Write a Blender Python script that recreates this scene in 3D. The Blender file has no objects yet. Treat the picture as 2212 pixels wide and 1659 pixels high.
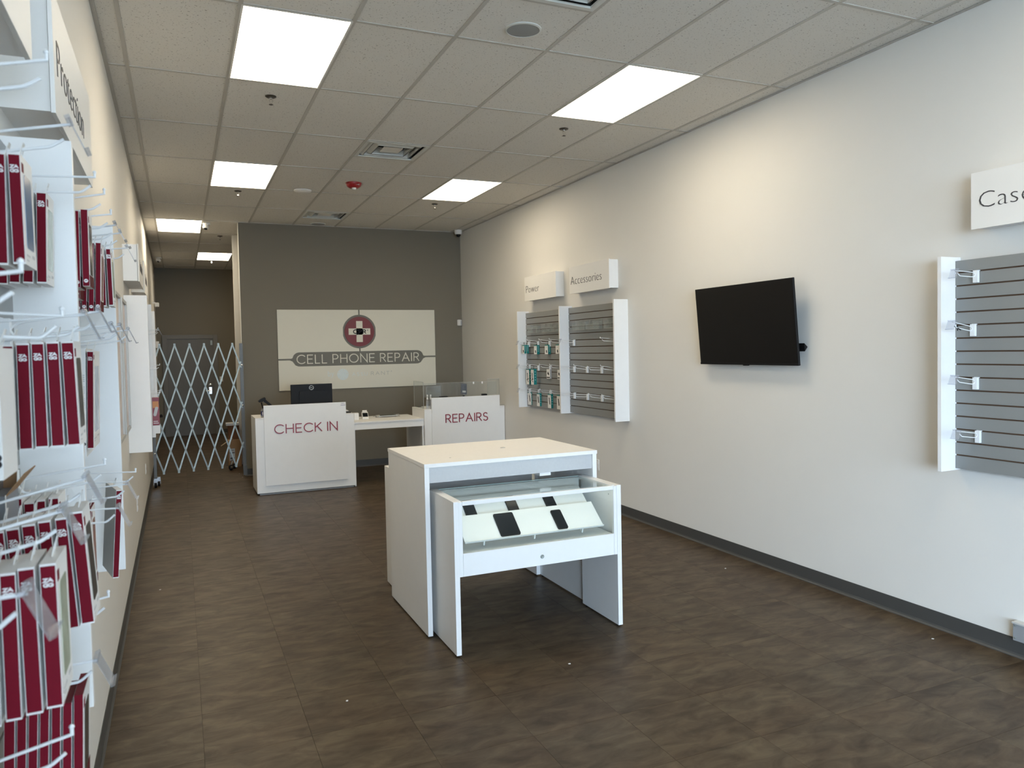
import bpy, math, random
from mathutils import Matrix, Vector
random.seed(7)
S = bpy.context.scene
COL = S.collection
R = math.radians

# ------------------------------------------------------------------ camera
cam_d = bpy.data.cameras.new('camera')
cam_d.sensor_fit = 'HORIZONTAL'; cam_d.sensor_width = 36.0
cam_d.lens = 1663.033 / 2212 * 36.0
cam_d.shift_x = (1106 - 1137.9015) / 2212
cam_d.shift_y = (811.6728 - 829.5) / 2212
cam_d.clip_start = 0.05; cam_d.clip_end = 200
cam_d.dof.use_dof = True; cam_d.dof.focus_distance = 4.6; cam_d.dof.aperture_fstop = 8.0
cam = bpy.data.objects.new('camera', cam_d); COL.objects.link(cam)
rt = Vector((0.9113913178663912, -0.4110536203794534, -0.020019662602229506))
up = Vector((0.03280780867398982, 0.024078790325004634, 0.9991715866388993))
fw = Vector((0.41023104881002587, 0.9112931103818511, -0.03543096897909443))
m = Matrix((rt, up, -fw)).transposed().to_4x4()
m.translation = Vector((0.24106749, -4.46215994, 1.76445951))
cam.matrix_world = m
S.camera = cam

# ------------------------------------------------------------------ light, exposure
S.view_settings.view_transform = 'Standard'; S.view_settings.look = 'None'
S.view_settings.gamma = 1.0; S.view_settings.use_curve_mapping = False
S.view_settings.exposure = 0.07
SKY_COL, SKY_STR = (0.60, 0.785, 1.0), 26.0
LED_COL, LED_STR = (1.0, 0.86, 0.645), 12.0
w = bpy.data.worlds.new('overcast_sky'); S.world = w; w.use_nodes = True
bg = w.node_tree.nodes['Background']
bg.inputs[0].default_value = (*SKY_COL, 1); bg.inputs[1].default_value = SKY_STR
pd = bpy.data.lights.new('window_portal', 'AREA'); pd.shape = 'RECTANGLE'; pd.size = 2.6; pd.size_y = 3.23; pd.cycles.is_portal = True
po = bpy.data.objects.new('window_portal', pd); COL.objects.link(po); po.location = (1.4, -13.0, 1.735); po.rotation_euler = (R(90), 0, 0)
pd = bpy.data.lights.new('window_portal', 'AREA'); pd.shape = 'RECTANGLE'; pd.size = 6.2; pd.size_y = 3.08; pd.cycles.is_portal = True
po = bpy.data.objects.new('window_portal', pd); COL.objects.link(po); po.location = (-.1, -9.3, 1.66); po.rotation_euler = (R(90), 0, R(-90))  # portal for the added opening in the left wall
S.cycles.max_bounces = 10; S.cycles.diffuse_bounces = 6; S.cycles.glossy_bounces = 4
S.cycles.transparent_max_bounces = 24; S.cycles.sample_clamp_indirect = 6.0
S.cycles.caustics_reflective = False; S.cycles.caustics_refractive = False

# ------------------------------------------------------------------ materials
MATS = {}
def M(name, col, rough=.5, metal=0., var=.05, scale=14., bump=0., bscale=None, spec=.5, emit=None):
    if name in MATS: return MATS[name]
    mt = bpy.data.materials.new(name); mt.use_nodes = True
    nt = mt.node_tree; b = nt.nodes['Principled BSDF']
    b.inputs['Roughness'].default_value = rough; b.inputs['Metallic'].default_value = metal
    b.inputs['Specular IOR Level'].default_value = spec
    tc = nt.nodes.new('ShaderNodeTexCoord'); no = nt.nodes.new('ShaderNodeTexNoise')
    no.inputs['Scale'].default_value = scale; no.inputs['Detail'].default_value = 3
    nt.links.new(tc.outputs['Object'], no.inputs['Vector'])
    mx = nt.nodes.new('ShaderNodeMix'); mx.data_type = 'RGBA'
    mx.inputs[6].default_value = (*[c * (1 - var) for c in col], 1)
    mx.inputs[7].default_value = (*[min(1, c * (1 + var)) for c in col], 1)
    nt.links.new(no.outputs['Fac'], mx.inputs[0]); nt.links.new(mx.outputs[2], b.inputs['Base Color'])
    if bump:
        n2 = nt.nodes.new('ShaderNodeTexNoise'); n2.inputs['Scale'].default_value = bscale or scale * 8
        nt.links.new(tc.outputs['Object'], n2.inputs['Vector'])
        bp = nt.nodes.new('ShaderNodeBump'); bp.inputs['Strength'].default_value = bump; bp.inputs['Distance'].default_value = .002
        nt.links.new(n2.outputs['Fac'], bp.inputs['Height']); nt.links.new(bp.outputs['Normal'], b.inputs['Normal'])
    if emit:
        b.inputs['Emission Color'].default_value = (*emit[0], 1); b.inputs['Emission Strength'].default_value = emit[1]
    MATS[name] = mt
    return mt

def glass(name, tint, refl=1.0, rough=.02, haze=0.0):
    """thin clear sheet: light passes, edges and grazing angles reflect"""
    mt = bpy.data.materials.new(name); mt.use_nodes = True; nt = mt.node_tree
    nt.nodes.remove(nt.nodes['Principled BSDF']); out = nt.nodes['Material Output']
    tr = nt.nodes.new('ShaderNodeBsdfTransparent'); tr.inputs[0].default_value = (*tint, 1)
    gl = nt.nodes.new('ShaderNodeBsdfGlossy'); gl.inputs['Roughness'].default_value = rough
    lw = nt.nodes.new('ShaderNodeLayerWeight'); lw.inputs[0].default_value = .5
    pw = nt.nodes.new('ShaderNodeMath'); pw.operation = 'POWER'; pw.inputs[1].default_value = 5
    nt.links.new(lw.outputs['Facing'], pw.inputs[0])
    mu = nt.nodes.new('ShaderNodeMath'); mu.operation = 'MULTIPLY_ADD'; mu.inputs[1].default_value = .6*refl; mu.inputs[2].default_value = .035*refl
    nt.links.new(pw.outputs[0], mu.inputs[0])
    mx = nt.nodes.new('ShaderNodeMixShader'); nt.links.new(mu.outputs[0], mx.inputs[0])
    nt.links.new(tr.outputs[0], mx.inputs[1]); nt.links.new(gl.outputs[0], mx.inputs[2])
    last = mx
    if haze:
        df = nt.nodes.new('ShaderNodeBsdfDiffuse'); df.inputs[0].default_value = (.8, .82, .85, 1)
        m2 = nt.nodes.new('ShaderNodeMixShader'); m2.inputs[0].default_value = haze
        nt.links.new(mx.outputs[0], m2.inputs[1]); nt.links.new(df.outputs[0], m2.inputs[2]); last = m2
    nt.links.new(last.outputs[0], out.inputs['Surface'])
    MATS[name] = mt
    return mt

def floor_mat():
    mt = bpy.data.materials.new('brown_vinyl_tile'); mt.use_nodes = True; nt = mt.node_tree
    b = nt.nodes['Principled BSDF']; b.inputs['Specular IOR Level'].default_value = .32
    ge = nt.nodes.new('ShaderNodeNewGeometry'); oi = nt.nodes.new('ShaderNodeObjectInfo')
    mp = nt.nodes.new('ShaderNodeMapping'); mp.inputs['Scale'].default_value = (1.0, 2.3, 1)
    ad = nt.nodes.new('ShaderNodeVectorMath'); ad.operation = 'ADD'
    cb = nt.nodes.new('ShaderNodeCombineXYZ'); nt.links.new(oi.outputs['Random'], cb.inputs[2])
    nt.links.new(ge.outputs['Position'], mp.inputs[0]); nt.links.new(mp.outputs[0], ad.inputs[0]); nt.links.new(cb.outputs[0], ad.inputs[1])
    n1 = nt.nodes.new('ShaderNodeTexNoise'); n1.inputs['Scale'].default_value = 5.5; n1.inputs['Detail'].default_value = 9; n1.inputs['Roughness'].default_value = .62; n1.inputs['Distortion'].default_value = .6
    n2 = nt.nodes.new('ShaderNodeTexNoise'); n2.inputs['Scale'].default_value = 1.9; n2.inputs['Detail'].default_value = 4
    for n in (n1, n2): nt.links.new(ad.outputs[0], n.inputs['Vector'])
    r1 = nt.nodes.new('ShaderNodeValToRGB'); e = r1.color_ramp.elements
    e[0].position = .34; e[0].color = (.038, .0245, .0125, 1); e[1].position = .70; e[1].color = (.110, .079, .046, 1)
    x = e.new(.5); x.color = (.068, .047, .0265, 1)
    r2 = nt.nodes.new('ShaderNodeValToRGB'); e = r2.color_ramp.elements
    e[0].position = .35; e[0].color = (.88, .80, .74, 1); e[1].position = .65; e[1].color = (1.06, 1.08, 1.1, 1)
    nt.links.new(n1.outputs['Fac'], r1.inputs[0]); nt.links.new(n2.outputs['Fac'], r2.inputs[0])
    mx = nt.nodes.new('ShaderNodeMix'); mx.data_type = 'RGBA'; mx.blend_type = 'MULTIPLY'; mx.inputs[0].default_value = 1
    nt.links.new(r1.outputs[0], mx.inputs[6]); nt.links.new(r2.outputs[0], mx.inputs[7])
    hs = nt.nodes.new('ShaderNodeHueSaturation'); mr = nt.nodes.new('ShaderNodeMapRange')
    mr.inputs[3].default_value = .95; mr.inputs[4].default_value = 1.05
    nt.links.new(oi.outputs['Random'], mr.inputs[0]); nt.links.new(mr.outputs[0], hs.inputs['Value']); nt.links.new(mx.outputs[2], hs.inputs['Color'])
    nt.links.new(hs.outputs[0], b.inputs['Base Color'])
    m3 = nt.nodes.new('ShaderNodeMapRange'); m3.inputs[3].default_value = .50; m3.inputs[4].default_value = .36
    nt.links.new(n1.outputs['Fac'], m3.inputs[0]); nt.links.new(m3.outputs[0], b.inputs['Roughness'])
    bp = nt.nodes.new('ShaderNodeBump'); bp.inputs['Strength'].default_value = .25; bp.inputs['Distance'].default_value = .002
    nt.links.new(n1.outputs['Fac'], bp.inputs['Height']); nt.links.new(bp.outputs['Normal'], b.inputs['Normal'])
    return mt

def ceiling_mat():
    mt = bpy.data.materials.new('fissured_ceiling_tile'); mt.use_nodes = True; nt = mt.node_tree
    b = nt.nodes['Principled BSDF']; b.inputs['Roughness'].default_value = .95; b.inputs['Specular IOR Level'].default_value = .1
    ge = nt.nodes.new('ShaderNodeNewGeometry')
    n1 = nt.nodes.new('ShaderNodeTexNoise'); n1.inputs['Scale'].default_value = 95; n1.inputs['Detail'].default_value = 2; n1.inputs['Distortion'].default_value = .5
    nt.links.new(ge.outputs['Position'], n1.inputs['Vector'])
    r = nt.nodes.new('ShaderNodeValToRGB'); e = r.color_ramp.elements
    e[0].position = .30; e[0].color = (.36, .34, .31, 1); e[1].position = .37; e[1].color = (.74, .72, .68, 1)
    nt.links.new(n1.outputs['Fac'], r.inputs[0]); nt.links.new(r.outputs[0], b.inputs['Base Color'])
    bp = nt.nodes.new('ShaderNodeBump'); bp.inputs['Strength'].default_value = .4; bp.inputs['Distance'].default_value = .003
    nt.links.new(r.outputs[0], bp.inputs['Height']); nt.links.new(bp.outputs['Normal'], b.inputs['Normal'])
    return mt

FLOOR = floor_mat(); TILE = ceiling_mat()
GROUT = M('dark_tile_joint', (.035, .028, .022), .8)
WALL = M('cream_wall_paint', (.73, .715, .675), .62, var=.015, scale=3, bump=.12, bscale=160, spec=.3)
GREYWALL = M('taupe_wall_paint', (.195, .172, .130), .6, var=.02, scale=3, bump=.1, bscale=160, spec=.3)
BASE = M('dark_grey_rubber', (.058, .058, .056), .45)
TEE = M('painted_ceiling_grid', (.50, .48, .44), .5)
WHITE = M('white_laminate', (.84, .84, .83), .38, var=.02, bump=.05, bscale=300)
WHITEG = M('white_laminate_grained', (.84, .83, .81), .42, var=.035, scale=30, bump=.1, bscale=120)
SIGNW = M('white_sign_face', (.82, .81, .78), .5, var=.01)
SLAT = M('grey_slat_laminate', (.235, .24, .235), .42, var=.02)
MDF = M('brown_fibreboard', (.10, .055, .03), .8)
WIRE = M('white_coated_wire', (.80, .82, .83), .3, var=.02)
CRIMSON = M('crimson_card', (.150, .006, .016), .55, var=.05, spec=.08)
DARKRED = M('dark_red_card', (.09, .007, .010), .55, spec=.1)
CARDW = M('white_card', (.80, .79, .77), .45, var=.03)
CARDG = M('pale_grey_card', (.52, .52, .52), .5)
BLACK = M('black_plastic', (.008, .008, .009), .5, spec=.2)
SCREEN = M('black_glass_screen', (.010, .012, .014), .1, spec=.1)
TVSCR = M('matte_tv_screen', (.0035, .0035, .004), .42, spec=.25)
INK = M('dark_grey_lettering', (.045, .045, .05), .5)
REDINK = M('red_acrylic_lettering', (.27, .012, .03), .35)
LOGOW = M('white_print', (.78, .76, .76), .5)
TEAL = M('teal_card', (.0, .19, .175), .42)
TEALD = M('teal_card_print', (.25, .48, .45), .5)
STEEL = M('galvanised_steel', (.34, .375, .355), .45, metal=.6, var=.15, scale=25)
CHROME = M('chrome', (.75, .75, .75), .15, metal=1)
GREYMET = M('grey_painted_steel', (.12, .125, .125), .4)
ALU = M('brushed_aluminium', (.46, .46, .44), .5, metal=.5)
WPLAS = M('white_plastic', (.78, .77, .74), .35)
KRAFT = M('kraft_cardboard', (.34, .20, .10), .8)
LED = M('led_panel_diffuser', (.9, .9, .88), .5, emit=(LED_COL, LED_STR))
GLASS = glass('case_glass', (.945, .972, .965), .9)
ACRYL = glass('clear_acrylic', (.94, .955, .95), 1.0, haze=.05)
CLEARP = glass('clear_label_plastic', (.88, .90, .94), 1.2, .12, haze=.14)
GLASSEDGE = M('green_glass_edge', (.42, .52, .49), .2)

# ------------------------------------------------------------------ mesh helpers
class B:
    def __init__(s): s.v, s.f = [], []
    def add(s, vs, fs):
        o = len(s.v); s.v += [tuple(q) for q in vs]; s.f += [tuple(i + o for i in q) for q in fs]; return s
    def box(s, x0, x1, y0, y1, z0, z1):
        return s.add([(x0,y0,z0),(x1,y0,z0),(x1,y1,z0),(x0,y1,z0),(x0,y0,z1),(x1,y0,z1),(x1,y1,z1),(x0,y1,z1)],
                     [(3,2,1,0),(4,5,6,7),(0,1,5,4),(1,2,6,5),(2,3,7,6),(3,0,4,7)])
    def cbox(s, c, d, mat=None):
        x,y,z = [q/2 for q in d]
        vs = [(-x,-y,-z),(x,-y,-z),(x,y,-z),(-x,y,-z),(-x,-y,z),(x,-y,z),(x,y,z),(-x,y,z)]
        vs = [Vector(c) + ((mat @ Vector(q)) if mat else Vector(q)) for q in vs]
        return s.add(vs, [(3,2,1,0),(4,5,6,7),(0,1,5,4),(1,2,6,5),(2,3,7,6),(3,0,4,7)])
    def rbar(s, p, q, wd, th, nrm=(0,1,0)):
        """flat bar from p to q: width wd in the plane, thickness th along nrm"""
        p, q = Vector(p), Vector(q); d = (q-p).normalized(); n = Vector(nrm).normalized(); sd = d.cross(n).normalized()*wd/2; n = n*th/2
        vs = [p-sd-n, p+sd-n, q+sd-n, q-sd-n, p-sd+n, p+sd+n, q+sd+n, q-sd+n]
        return s.add(vs, [(3,2,1,0),(4,5,6,7),(0,1,5,4),(1,2,6,5),(2,3,7,6),(3,0,4,7)])
    def tube(s, pts, r, n=8):
        pts = [Vector(q) for q in pts]; rings = []
        for i, q in enumerate(pts):
            d = (pts[min(i+1, len(pts)-1)] - pts[max(i-1, 0)]).normalized()
            a = d.cross(Vector((0,0,1)) if abs(d.z) < .9 else Vector((0,1,0))).normalized(); b = d.cross(a)
            rings.append([q + (a*math.cos(t) + b*math.sin(t))*r for t in [2*math.pi*k/n for k in range(n)]])
        vs = [q for g in rings for q in g]; fs = []
        for i in range(len(pts)-1):
            for k in range(n):
                fs.append((i*n+k, i*n+(k+1) % n, (i+1)*n+(k+1) % n, (i+1)*n+k))
        fs.append(tuple(range(n))[::-1]); fs.append(tuple((len(pts)-1)*n+k for k in range(n)))
        return s.add(vs, fs)
    def lathe(s, prof, n=24, c=(0,0,0)):
        vs, fs = [], []
        for r, z in prof:
            vs += [(c[0]+r*math.cos(2*math.pi*k/n), c[1]+r*math.sin(2*math.pi*k/n), c[2]+z) for k in range(n)]
        for i in range(len(prof)-1):
            for k in range(n): fs.append((i*n+k, i*n+(k+1) % n, (i+1)*n+(k+1) % n, (i+1)*n+k))
        if prof[0][0] > 1e-6: fs.append(tuple(range(n))[::-1])
        if prof[-1][0] > 1e-6: fs.append(tuple((len(prof)-1)*n+k for k in range(n)))
        return s.add(vs, fs)
    def ext(s, poly, a, b, ax='z'):
        """extrude a 2-D polygon from a to b along an axis"""
        f = {'z': lambda p, t: (p[0], p[1], t), 'y': lambda p, t: (p[0], t, p[1]), 'x': lambda p, t: (t, p[0], p[1])}[ax]
        n = len(poly); vs = [f(p, a) for p in poly] + [f(p, b) for p in poly]
        return s.add(vs, [tuple(range(n))[::-1], tuple(range(n, 2*n))] + [(i, (i+1) % n, n+(i+1) % n, n+i) for i in range(n)])
    def mesh(s, name, mat, smooth=False):
        me = bpy.data.meshes.new(name); me.from_pydata(s.v, [], s.f); me.update()
        if mat: me.materials.append(mat)
        import bmesh
        bm = bmesh.new(); bm.from_mesh(me); bmesh.ops.recalc_face_normals(bm, faces=bm.faces); bm.to_mesh(me); bm.free()
        if smooth:
            for p in me.polygons: p.use_smooth = True
            me.set_sharp_from_angle(angle=R(40))
        return me

def rrect(w2, h2, r, n=4):
    out = []
    for cx, cy, a0 in ((w2-r, h2-r, 0), (-w2+r, h2-r, 90), (-w2+r, -h2+r, 180), (w2-r, -h2+r, 270)):
        for k in range(n+1):
            t = R(a0 + 90*k/n); out.append((cx + r*math.cos(t), cy + r*math.sin(t)))
    return out

def link(name, data, parent=None, loc=(0,0,0), rot=(0,0,0)):
    o = bpy.data.objects.new(name, data); COL.objects.link(o); o.parent = parent
    o.location = loc; o.rotation_euler = rot
    if data is None: o.empty_display_size = .1
    return o
def P(name, b, mat, parent=None, loc=(0,0,0), rot=(0,0,0), smooth=False, bevel=0):
    me = b if isinstance(b, bpy.types.Mesh) else b.mesh(name, mat, smooth)
    o = link(name, me, parent, loc, rot)
    if bevel:
        md = o.modifiers.new('bevel', 'BEVEL'); md.width = bevel; md.segments = 2; md.limit_method = 'ANGLE'
    return o
def tag(o, label, cat, group=None):
    o['label'] = label; o['category'] = cat
    if group: o['group'] = group
    return o
def thing(name, label, cat, loc=(0,0,0), rot=(0,0,0), group=None):
    return tag(link(name, None, None, loc, rot), label, cat, group)
def struct(o): o['kind'] = 'structure'; return o
def BX(*a): return B().box(*a)
def copy_tree(o, parent=None):
    c = o.copy(); COL.objects.link(c); c.parent = parent
    for ch in list(o.children): copy_tree(ch, c)
    return c

# ------------------------------------------------------------------ lettering
def arc(cx, cy, rx, ry, a0, a1, n=14):
    return [(cx + rx*math.cos(R(a0+(a1-a0)*k/n)), cy + ry*math.sin(R(a0+(a1-a0)*k/n))) for k in range(n+1)]
GL = {
 'C': (.86, [arc(.5,.5,.5,.5,45,315,18)]), 'G': (.92, [arc(.5,.5,.5,.5,45,325,18) + [(.92,.46),(.55,.46)]]),
 'O': (1.0, [arc(.5,.5,.5,.5,0,360,26)]), 'H': (.72, [[(0,0),(0,1)],[(.72,0),(.72,1)],[(0,.52),(.72,.52)]]),
 'E': (.56, [[(.56,1),(0,1),(0,0),(.56,0)],[(0,.52),(.5,.52)]]), 'F': (.54, [[(.54,1),(0,1),(0,0)],[(0,.52),(.48,.52)]]),
 'K': (.66, [[(0,0),(0,1)],[(.60,1),(.0,.44)],[(.2,.62),(.66,0)]]), 'I': (.0, [[(0,0),(0,1)]]),
 'N': (.74, [[(0,0),(0,1),(.74,0),(.74,1)]]), 'L': (.48, [[(0,1),(0,0),(.48,0)]]),
 'R': (.60, [[(0,0),(0,1),(.3,1)] + arc(.3,.74,.26,.26,90,-90,8) + [(0,.48)],[(.28,.48),(.60,0)]]),
 'P': (.58, [[(0,0),(0,1),(.3,1)] + arc(.3,.73,.27,.27,90,-90,8) + [(0,.46)]]),
 'A': (.84, [[(0,0),(.42,1),(.84,0)],[(.16,.36),(.68,.36)]]),
 'S': (.56, [arc(.28,.745,.25,.245,35,270,10) + arc(.28,.25,.27,.25,90,-150,10)]),
 'U': (.70, [[(0,1),(0,.35)] + arc(.35,.35,.35,.35,180,360,10) + [(.70,1)]]), 'T': (.62, [[(0,1),(.62,1)],[(.31,1),(.31,0)]]),
 'Z': (.66, [[(0,1),(.66,1),(0,0),(.66,0)]]), 'D': (.72, [[(0,0),(0,1),(.3,1)] + arc(.3,.5,.42,.5,90,-90,10) + [(0,0)]]),
}
def strokes(b, text, x, y, h, sw, dep, width=None, gap=.24, space=.5):
    """draw capitals as rounded strokes in the XY plane from z=0 to dep"""
    tot = 0; pos = []
    for c in text:
        if c == ' ': tot += space; continue
        pos.append((c, tot)); tot += GL[c][0] + gap
    tot -= gap; sx = (width - sw)/tot if width else h - sw; hh = h - sw
    for c, o in pos:
        for li, pl in enumerate(GL[c][1]):
            pts = [Vector((x + sw/2 + (o + q[0])*sx, y + sw/2 + q[1]*hh)) for q in pl]
            pts = [p for i, p in enumerate(pts) if i == 0 or (p - pts[i-1]).length > 1e-6]
            n = len(pts); closed = (pts[0] - pts[-1]).length < 1e-5 and n > 3
            if closed: pts = pts[:-1]; n -= 1
            lft, rgt = [], []
            for i in range(n):
                dirs = []
                if i > 0 or closed: dirs.append((pts[i] - pts[i-1]).normalized())
                if i < n-1 or closed: dirs.append((pts[(i+1) % n] - pts[i]).normalized())
                d = sum(dirs, Vector((0, 0)))
                d = d.normalized() if d.length > 1e-6 else dirs[0]
                nn = Vector((-d.y, d.x)); k = max(.35, nn.dot(Vector((-dirs[0].y, dirs[0].x))))
                e = nn*(sw/2/k); lft.append(pts[i]+e); rgt.append(pts[i]-e)
            dz = dep + .00006*li; m_ = n if closed else n-1
            vs = [(*p, z) for p in lft+rgt for z in (0, dz)]
            L = lambda i, z: 2*(i % n)+z
            Q = lambda i, z: 2*n+2*(i % n)+z
            fs = []
            for i in range(m_):
                fs += [(L(i,1), Q(i,1), Q(i+1,1), L(i+1,1)), (L(i,0), L(i+1,0), Q(i+1,0), Q(i,0)), (L(i,0), L(i,1), L(i+1,1), L(i+1,0)), (Q(i,0), Q(i+1,0), Q(i+1,1), Q(i,1))]
            if not closed: fs += [(L(0,0), Q(0,0), Q(0,1), L(0,1)), (L(n-1,0), L(n-1,1), Q(n-1,1), Q(n-1,0))]
            b.add(vs, fs)
            if not closed:
                for p, q in ((pts[0], pts[1]), (pts[-1], pts[-2])):
                    t0 = math.atan2(p.y-q.y, p.x-q.x)
                    b.ext([(p.x+sw/2*math.cos(t0+R(a)), p.y+sw/2*math.sin(t0+R(a))) for a in (-90,-54,-18,18,54,90)], 0, dz)
    return b
def text_mesh(name, text, width, height, dep, mat, thin=0.):
    """lower-case lettering from the built-in face, fitted to width x height (of the first capital)"""
    cu = bpy.data.curves.new(name, 'FONT'); cu.body = text; cu.extrude = .02; cu.offset = thin; cu.resolution_u = 3
    o = bpy.data.objects.new(name, cu); COL.objects.link(o)
    dg = bpy.context.evaluated_depsgraph_get(); me = bpy.data.meshes.new_from_object(o.evaluated_get(dg))
    bpy.data.objects.remove(o); bpy.data.curves.remove(cu)
    xs = [v.co.x for v in me.vertices]; x0 = min(xs); kx = width/(max(xs)-x0)
    ky = height/.70
    for v in me.vertices: v.co = ((v.co.x-x0)*kx, v.co.y*ky, dep if v.co.z > 0 else 0)
    me.name = name; me.materials.clear(); me.materials.append(mat)
    return me
FACE_S = (R(90), 0, 0)              # lettering that faces -y
FACE_W = (R(90), 0, R(-90))         # lettering that faces -x
FACE_E = (R(90), 0, R(90))          # lettering that faces +x

# ================================================================== THE ROOM
ZC = 3.651; XR = 4.421; YB = 7.335; YE = 13.98; YF = -13.0
def xl(y): return -.134 - .0045*y                # the left wall runs very slightly askew
LA = .0045
# floor: subfloor and 18-inch vinyl tiles
fl = struct(P('floor', BX(-.6, 5.0, YF, YE+.3, -.15, -.006), GROUT))
tl = BX(.0006, .4566, .0006, .4566, -.006, 0).mesh('floor_tile', FLOOR)
far = B(); cells = []
for j in range(-28, 32):
    for i in range(-4, 7):
        cells.append((1.655 + .4572*i, -.405 + .4572*j))
cells = [(x, y) for x, y in cells if x < XR and x + .457 > -.2 and y > YF and y < YE]
cells.sort(key=lambda c: (c[0]+.23-.5)**2*.6 + (c[1]+.23-.2)**2 + (4000 if c[1] < -3.4 else 0))
for k, (x, y) in enumerate(cells):
    if k < 290: link('floor_tile', tl, fl, (x, y, 0))
    else: far.box(x+.0006, x+.4566, y+.0006, y+.4566, -.006, 0)
o = P('floor_tiles_beyond', far, FLOOR, fl); o['kind'] = 'stuff'

struct(P('wall_right', BX(XR, XR+.15, YF, YE+.2, 0, ZC+.2), WALL))
wl = struct(P('wall_left', BX(-.15, 0, -6.2, YE+.3, 0, ZC+.2).box(-.15, 0, -12.4, -6.2, 0, .12).box(-.15, 0, -12.4, -6.2, 3.2, ZC+.2).box(-.15, 0, YF, -12.4, 0, ZC+.2), WALL, loc=(xl(0), 0, 0), rot=(0,0,LA)))  # stretch behind the camera left open, added to let daylight reach wall_right
wb = struct(P('wall_back', BX(1.066, XR, YB, YB+.115, 0, ZC), GREYWALL))
P('end_face', BX(1.062, 1.066, YB+.002, YB+.115, 0, ZC), WALL, wb)
ws = struct(P('wall_passage', BX(1.062, XR, 8.64, 8.76, 0, ZC), WALL))
struct(P('wall_rear', BX(-.4, XR, YE, YE+.15, 0, ZC+.1), GREYWALL))
# shop front behind the camera: piers, header and sill round a wide glazed opening
WX0, WX1 = 0.1, 2.7
wf = struct(P('wall_front', BX(-.4, WX0, YF-.2, YF, 0, ZC+.2).box(WX1, 4.9, YF-.2, YF, 0, ZC+.2).box(WX0, WX1, YF-.2, YF, 3.35, ZC+.2).box(WX0, WX1, YF-.2, YF, 0, .12), WALL))
wn = struct(P('window_1', BX(WX0, WX0+.05, YF-.12, YF-.06, .12, 3.35).box(WX1-.05, WX1, YF-.12, YF-.06, .12, 3.35).box(1.38, 1.43, YF-.12, YF-.06, .12, 3.35).box(WX0, WX1, YF-.12, YF-.06, 3.3, 3.35), ALU))
struct(P('added_side_window', BX(-.11, -.05, -12.4, -12.35, .12, 3.2).box(-.11, -.05, -6.25, -6.2, .12, 3.2).box(-.11, -.05, -10.3, -10.25, .12, 3.2).box(-.11, -.05, -8.25, -8.2, .12, 3.2).box(-.11, -.05, -12.4, -6.2, 3.15, 3.2), ALU, loc=(xl(0), 0, 0), rot=(0,0,LA)))  # frame of an unseen side opening, added to brighten the right wall
struct(P('pavement', BX(-16, 16, YF-25, YF-.2, -.2, -.05).box(-16, -.6, YF-.2, 2, -.2, -.05), M('pale_concrete', (.42,.41,.39), .8)))

# vinyl cove base
def cove(name, length, rot, loc):
    prof = [(0,0),(.014,0),(.0135,.004),(.007,.012),(.004,.022),(.003,.105),(0,.105)]
    b = B().ext(prof, 0, length, 'y')
    return struct(P(name, b, BASE, loc=loc, rot=rot))
cove('baseboard_left', YE+6.2, (0,0,LA), (xl(-6.2), -6.2, 0))
cove('baseboard_right', YE-YF, (0,0,R(180)), (XR, YE, 0))
cove('baseboard_back', XR-1.062, (0,0,R(-90)), (1.062, YB, 0))
cove('baseboard_rear', XR+.2, (0,0,R(-90)), (-.2, YE, 0))

# ceiling: lay-in tiles in a tee grid, 2 ft x 4 ft
ce = struct(P('ceiling', BX(-.5, 4.9, YF, YE+.3, ZC+.25, ZC+.3), TILE))
colx = [xl(0)-.08] + [-.006 + .6096*k for k in range(8)] + [XR]
holes = {(4,-1),(4,2),(4,5)}                         # half cells taken by air diffusers (column index, row)
LIGHTS = [(2,0),(6,0),(2,3),(6,3),(1,6),(2,9),(6,-3)]
meshes = {}
def tile(x0, x1, y0, y1):
    k = (round(x1-x0,3), round(y1-y0,3))
    if k not in meshes: meshes[k] = BX(.004, k[0]-.004, .004, k[1]-.004, .004, .018).mesh('ceiling_tile', TILE)
    link('ceiling_tile', meshes[k], ce, (x0, y0, ZC))
for r in range(-11, 12):
    y0, y1 = r*1.2192, min((r+1)*1.2192, YE)
    for c in range(len(colx)-1):
        x0, x1 = colx[c], colx[c+1]
        if (c, r) in LIGHTS: continue
        if (c, r) in holes: tile(x0, x1, y0+.6096, y1)
        else: tile(x0, x1, y0, y1)
for x in colx[1:-1]: P('main_runner', BX(x-.012, x+.012, YF, YE, ZC-.001, ZC+.004).box(x-.001, x+.001, YF, YE, ZC, ZC+.04), TEE, ce)
for r in range(-11, 12): P('cross_tee', BX(-.2, XR, r*1.2192-.012, r*1.2192+.012, ZC-.0005, ZC+.004), TEE, ce)
for c, r in holes: P('cross_tee', BX(colx[c], colx[c+1], r*1.2192+.6096-.012, r*1.2192+.6096+.012, ZC-.0005, ZC+.004), TEE, ce)
struct(P('trim_1', BX(0, .024, YF, YE+.1, -.003, 0).box(0, .002, YF, YE+.1, 0, .02), TEE, loc=(xl(0), 0, ZC), rot=(0,0,LA)))
struct(P('trim_2', BX(XR-.024, XR, YF, YE, ZC-.003, ZC), TEE))
struct(P('trim_3', BX(1.062, XR, YB-.022, YB, ZC-.003, ZC), TEE))

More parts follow.
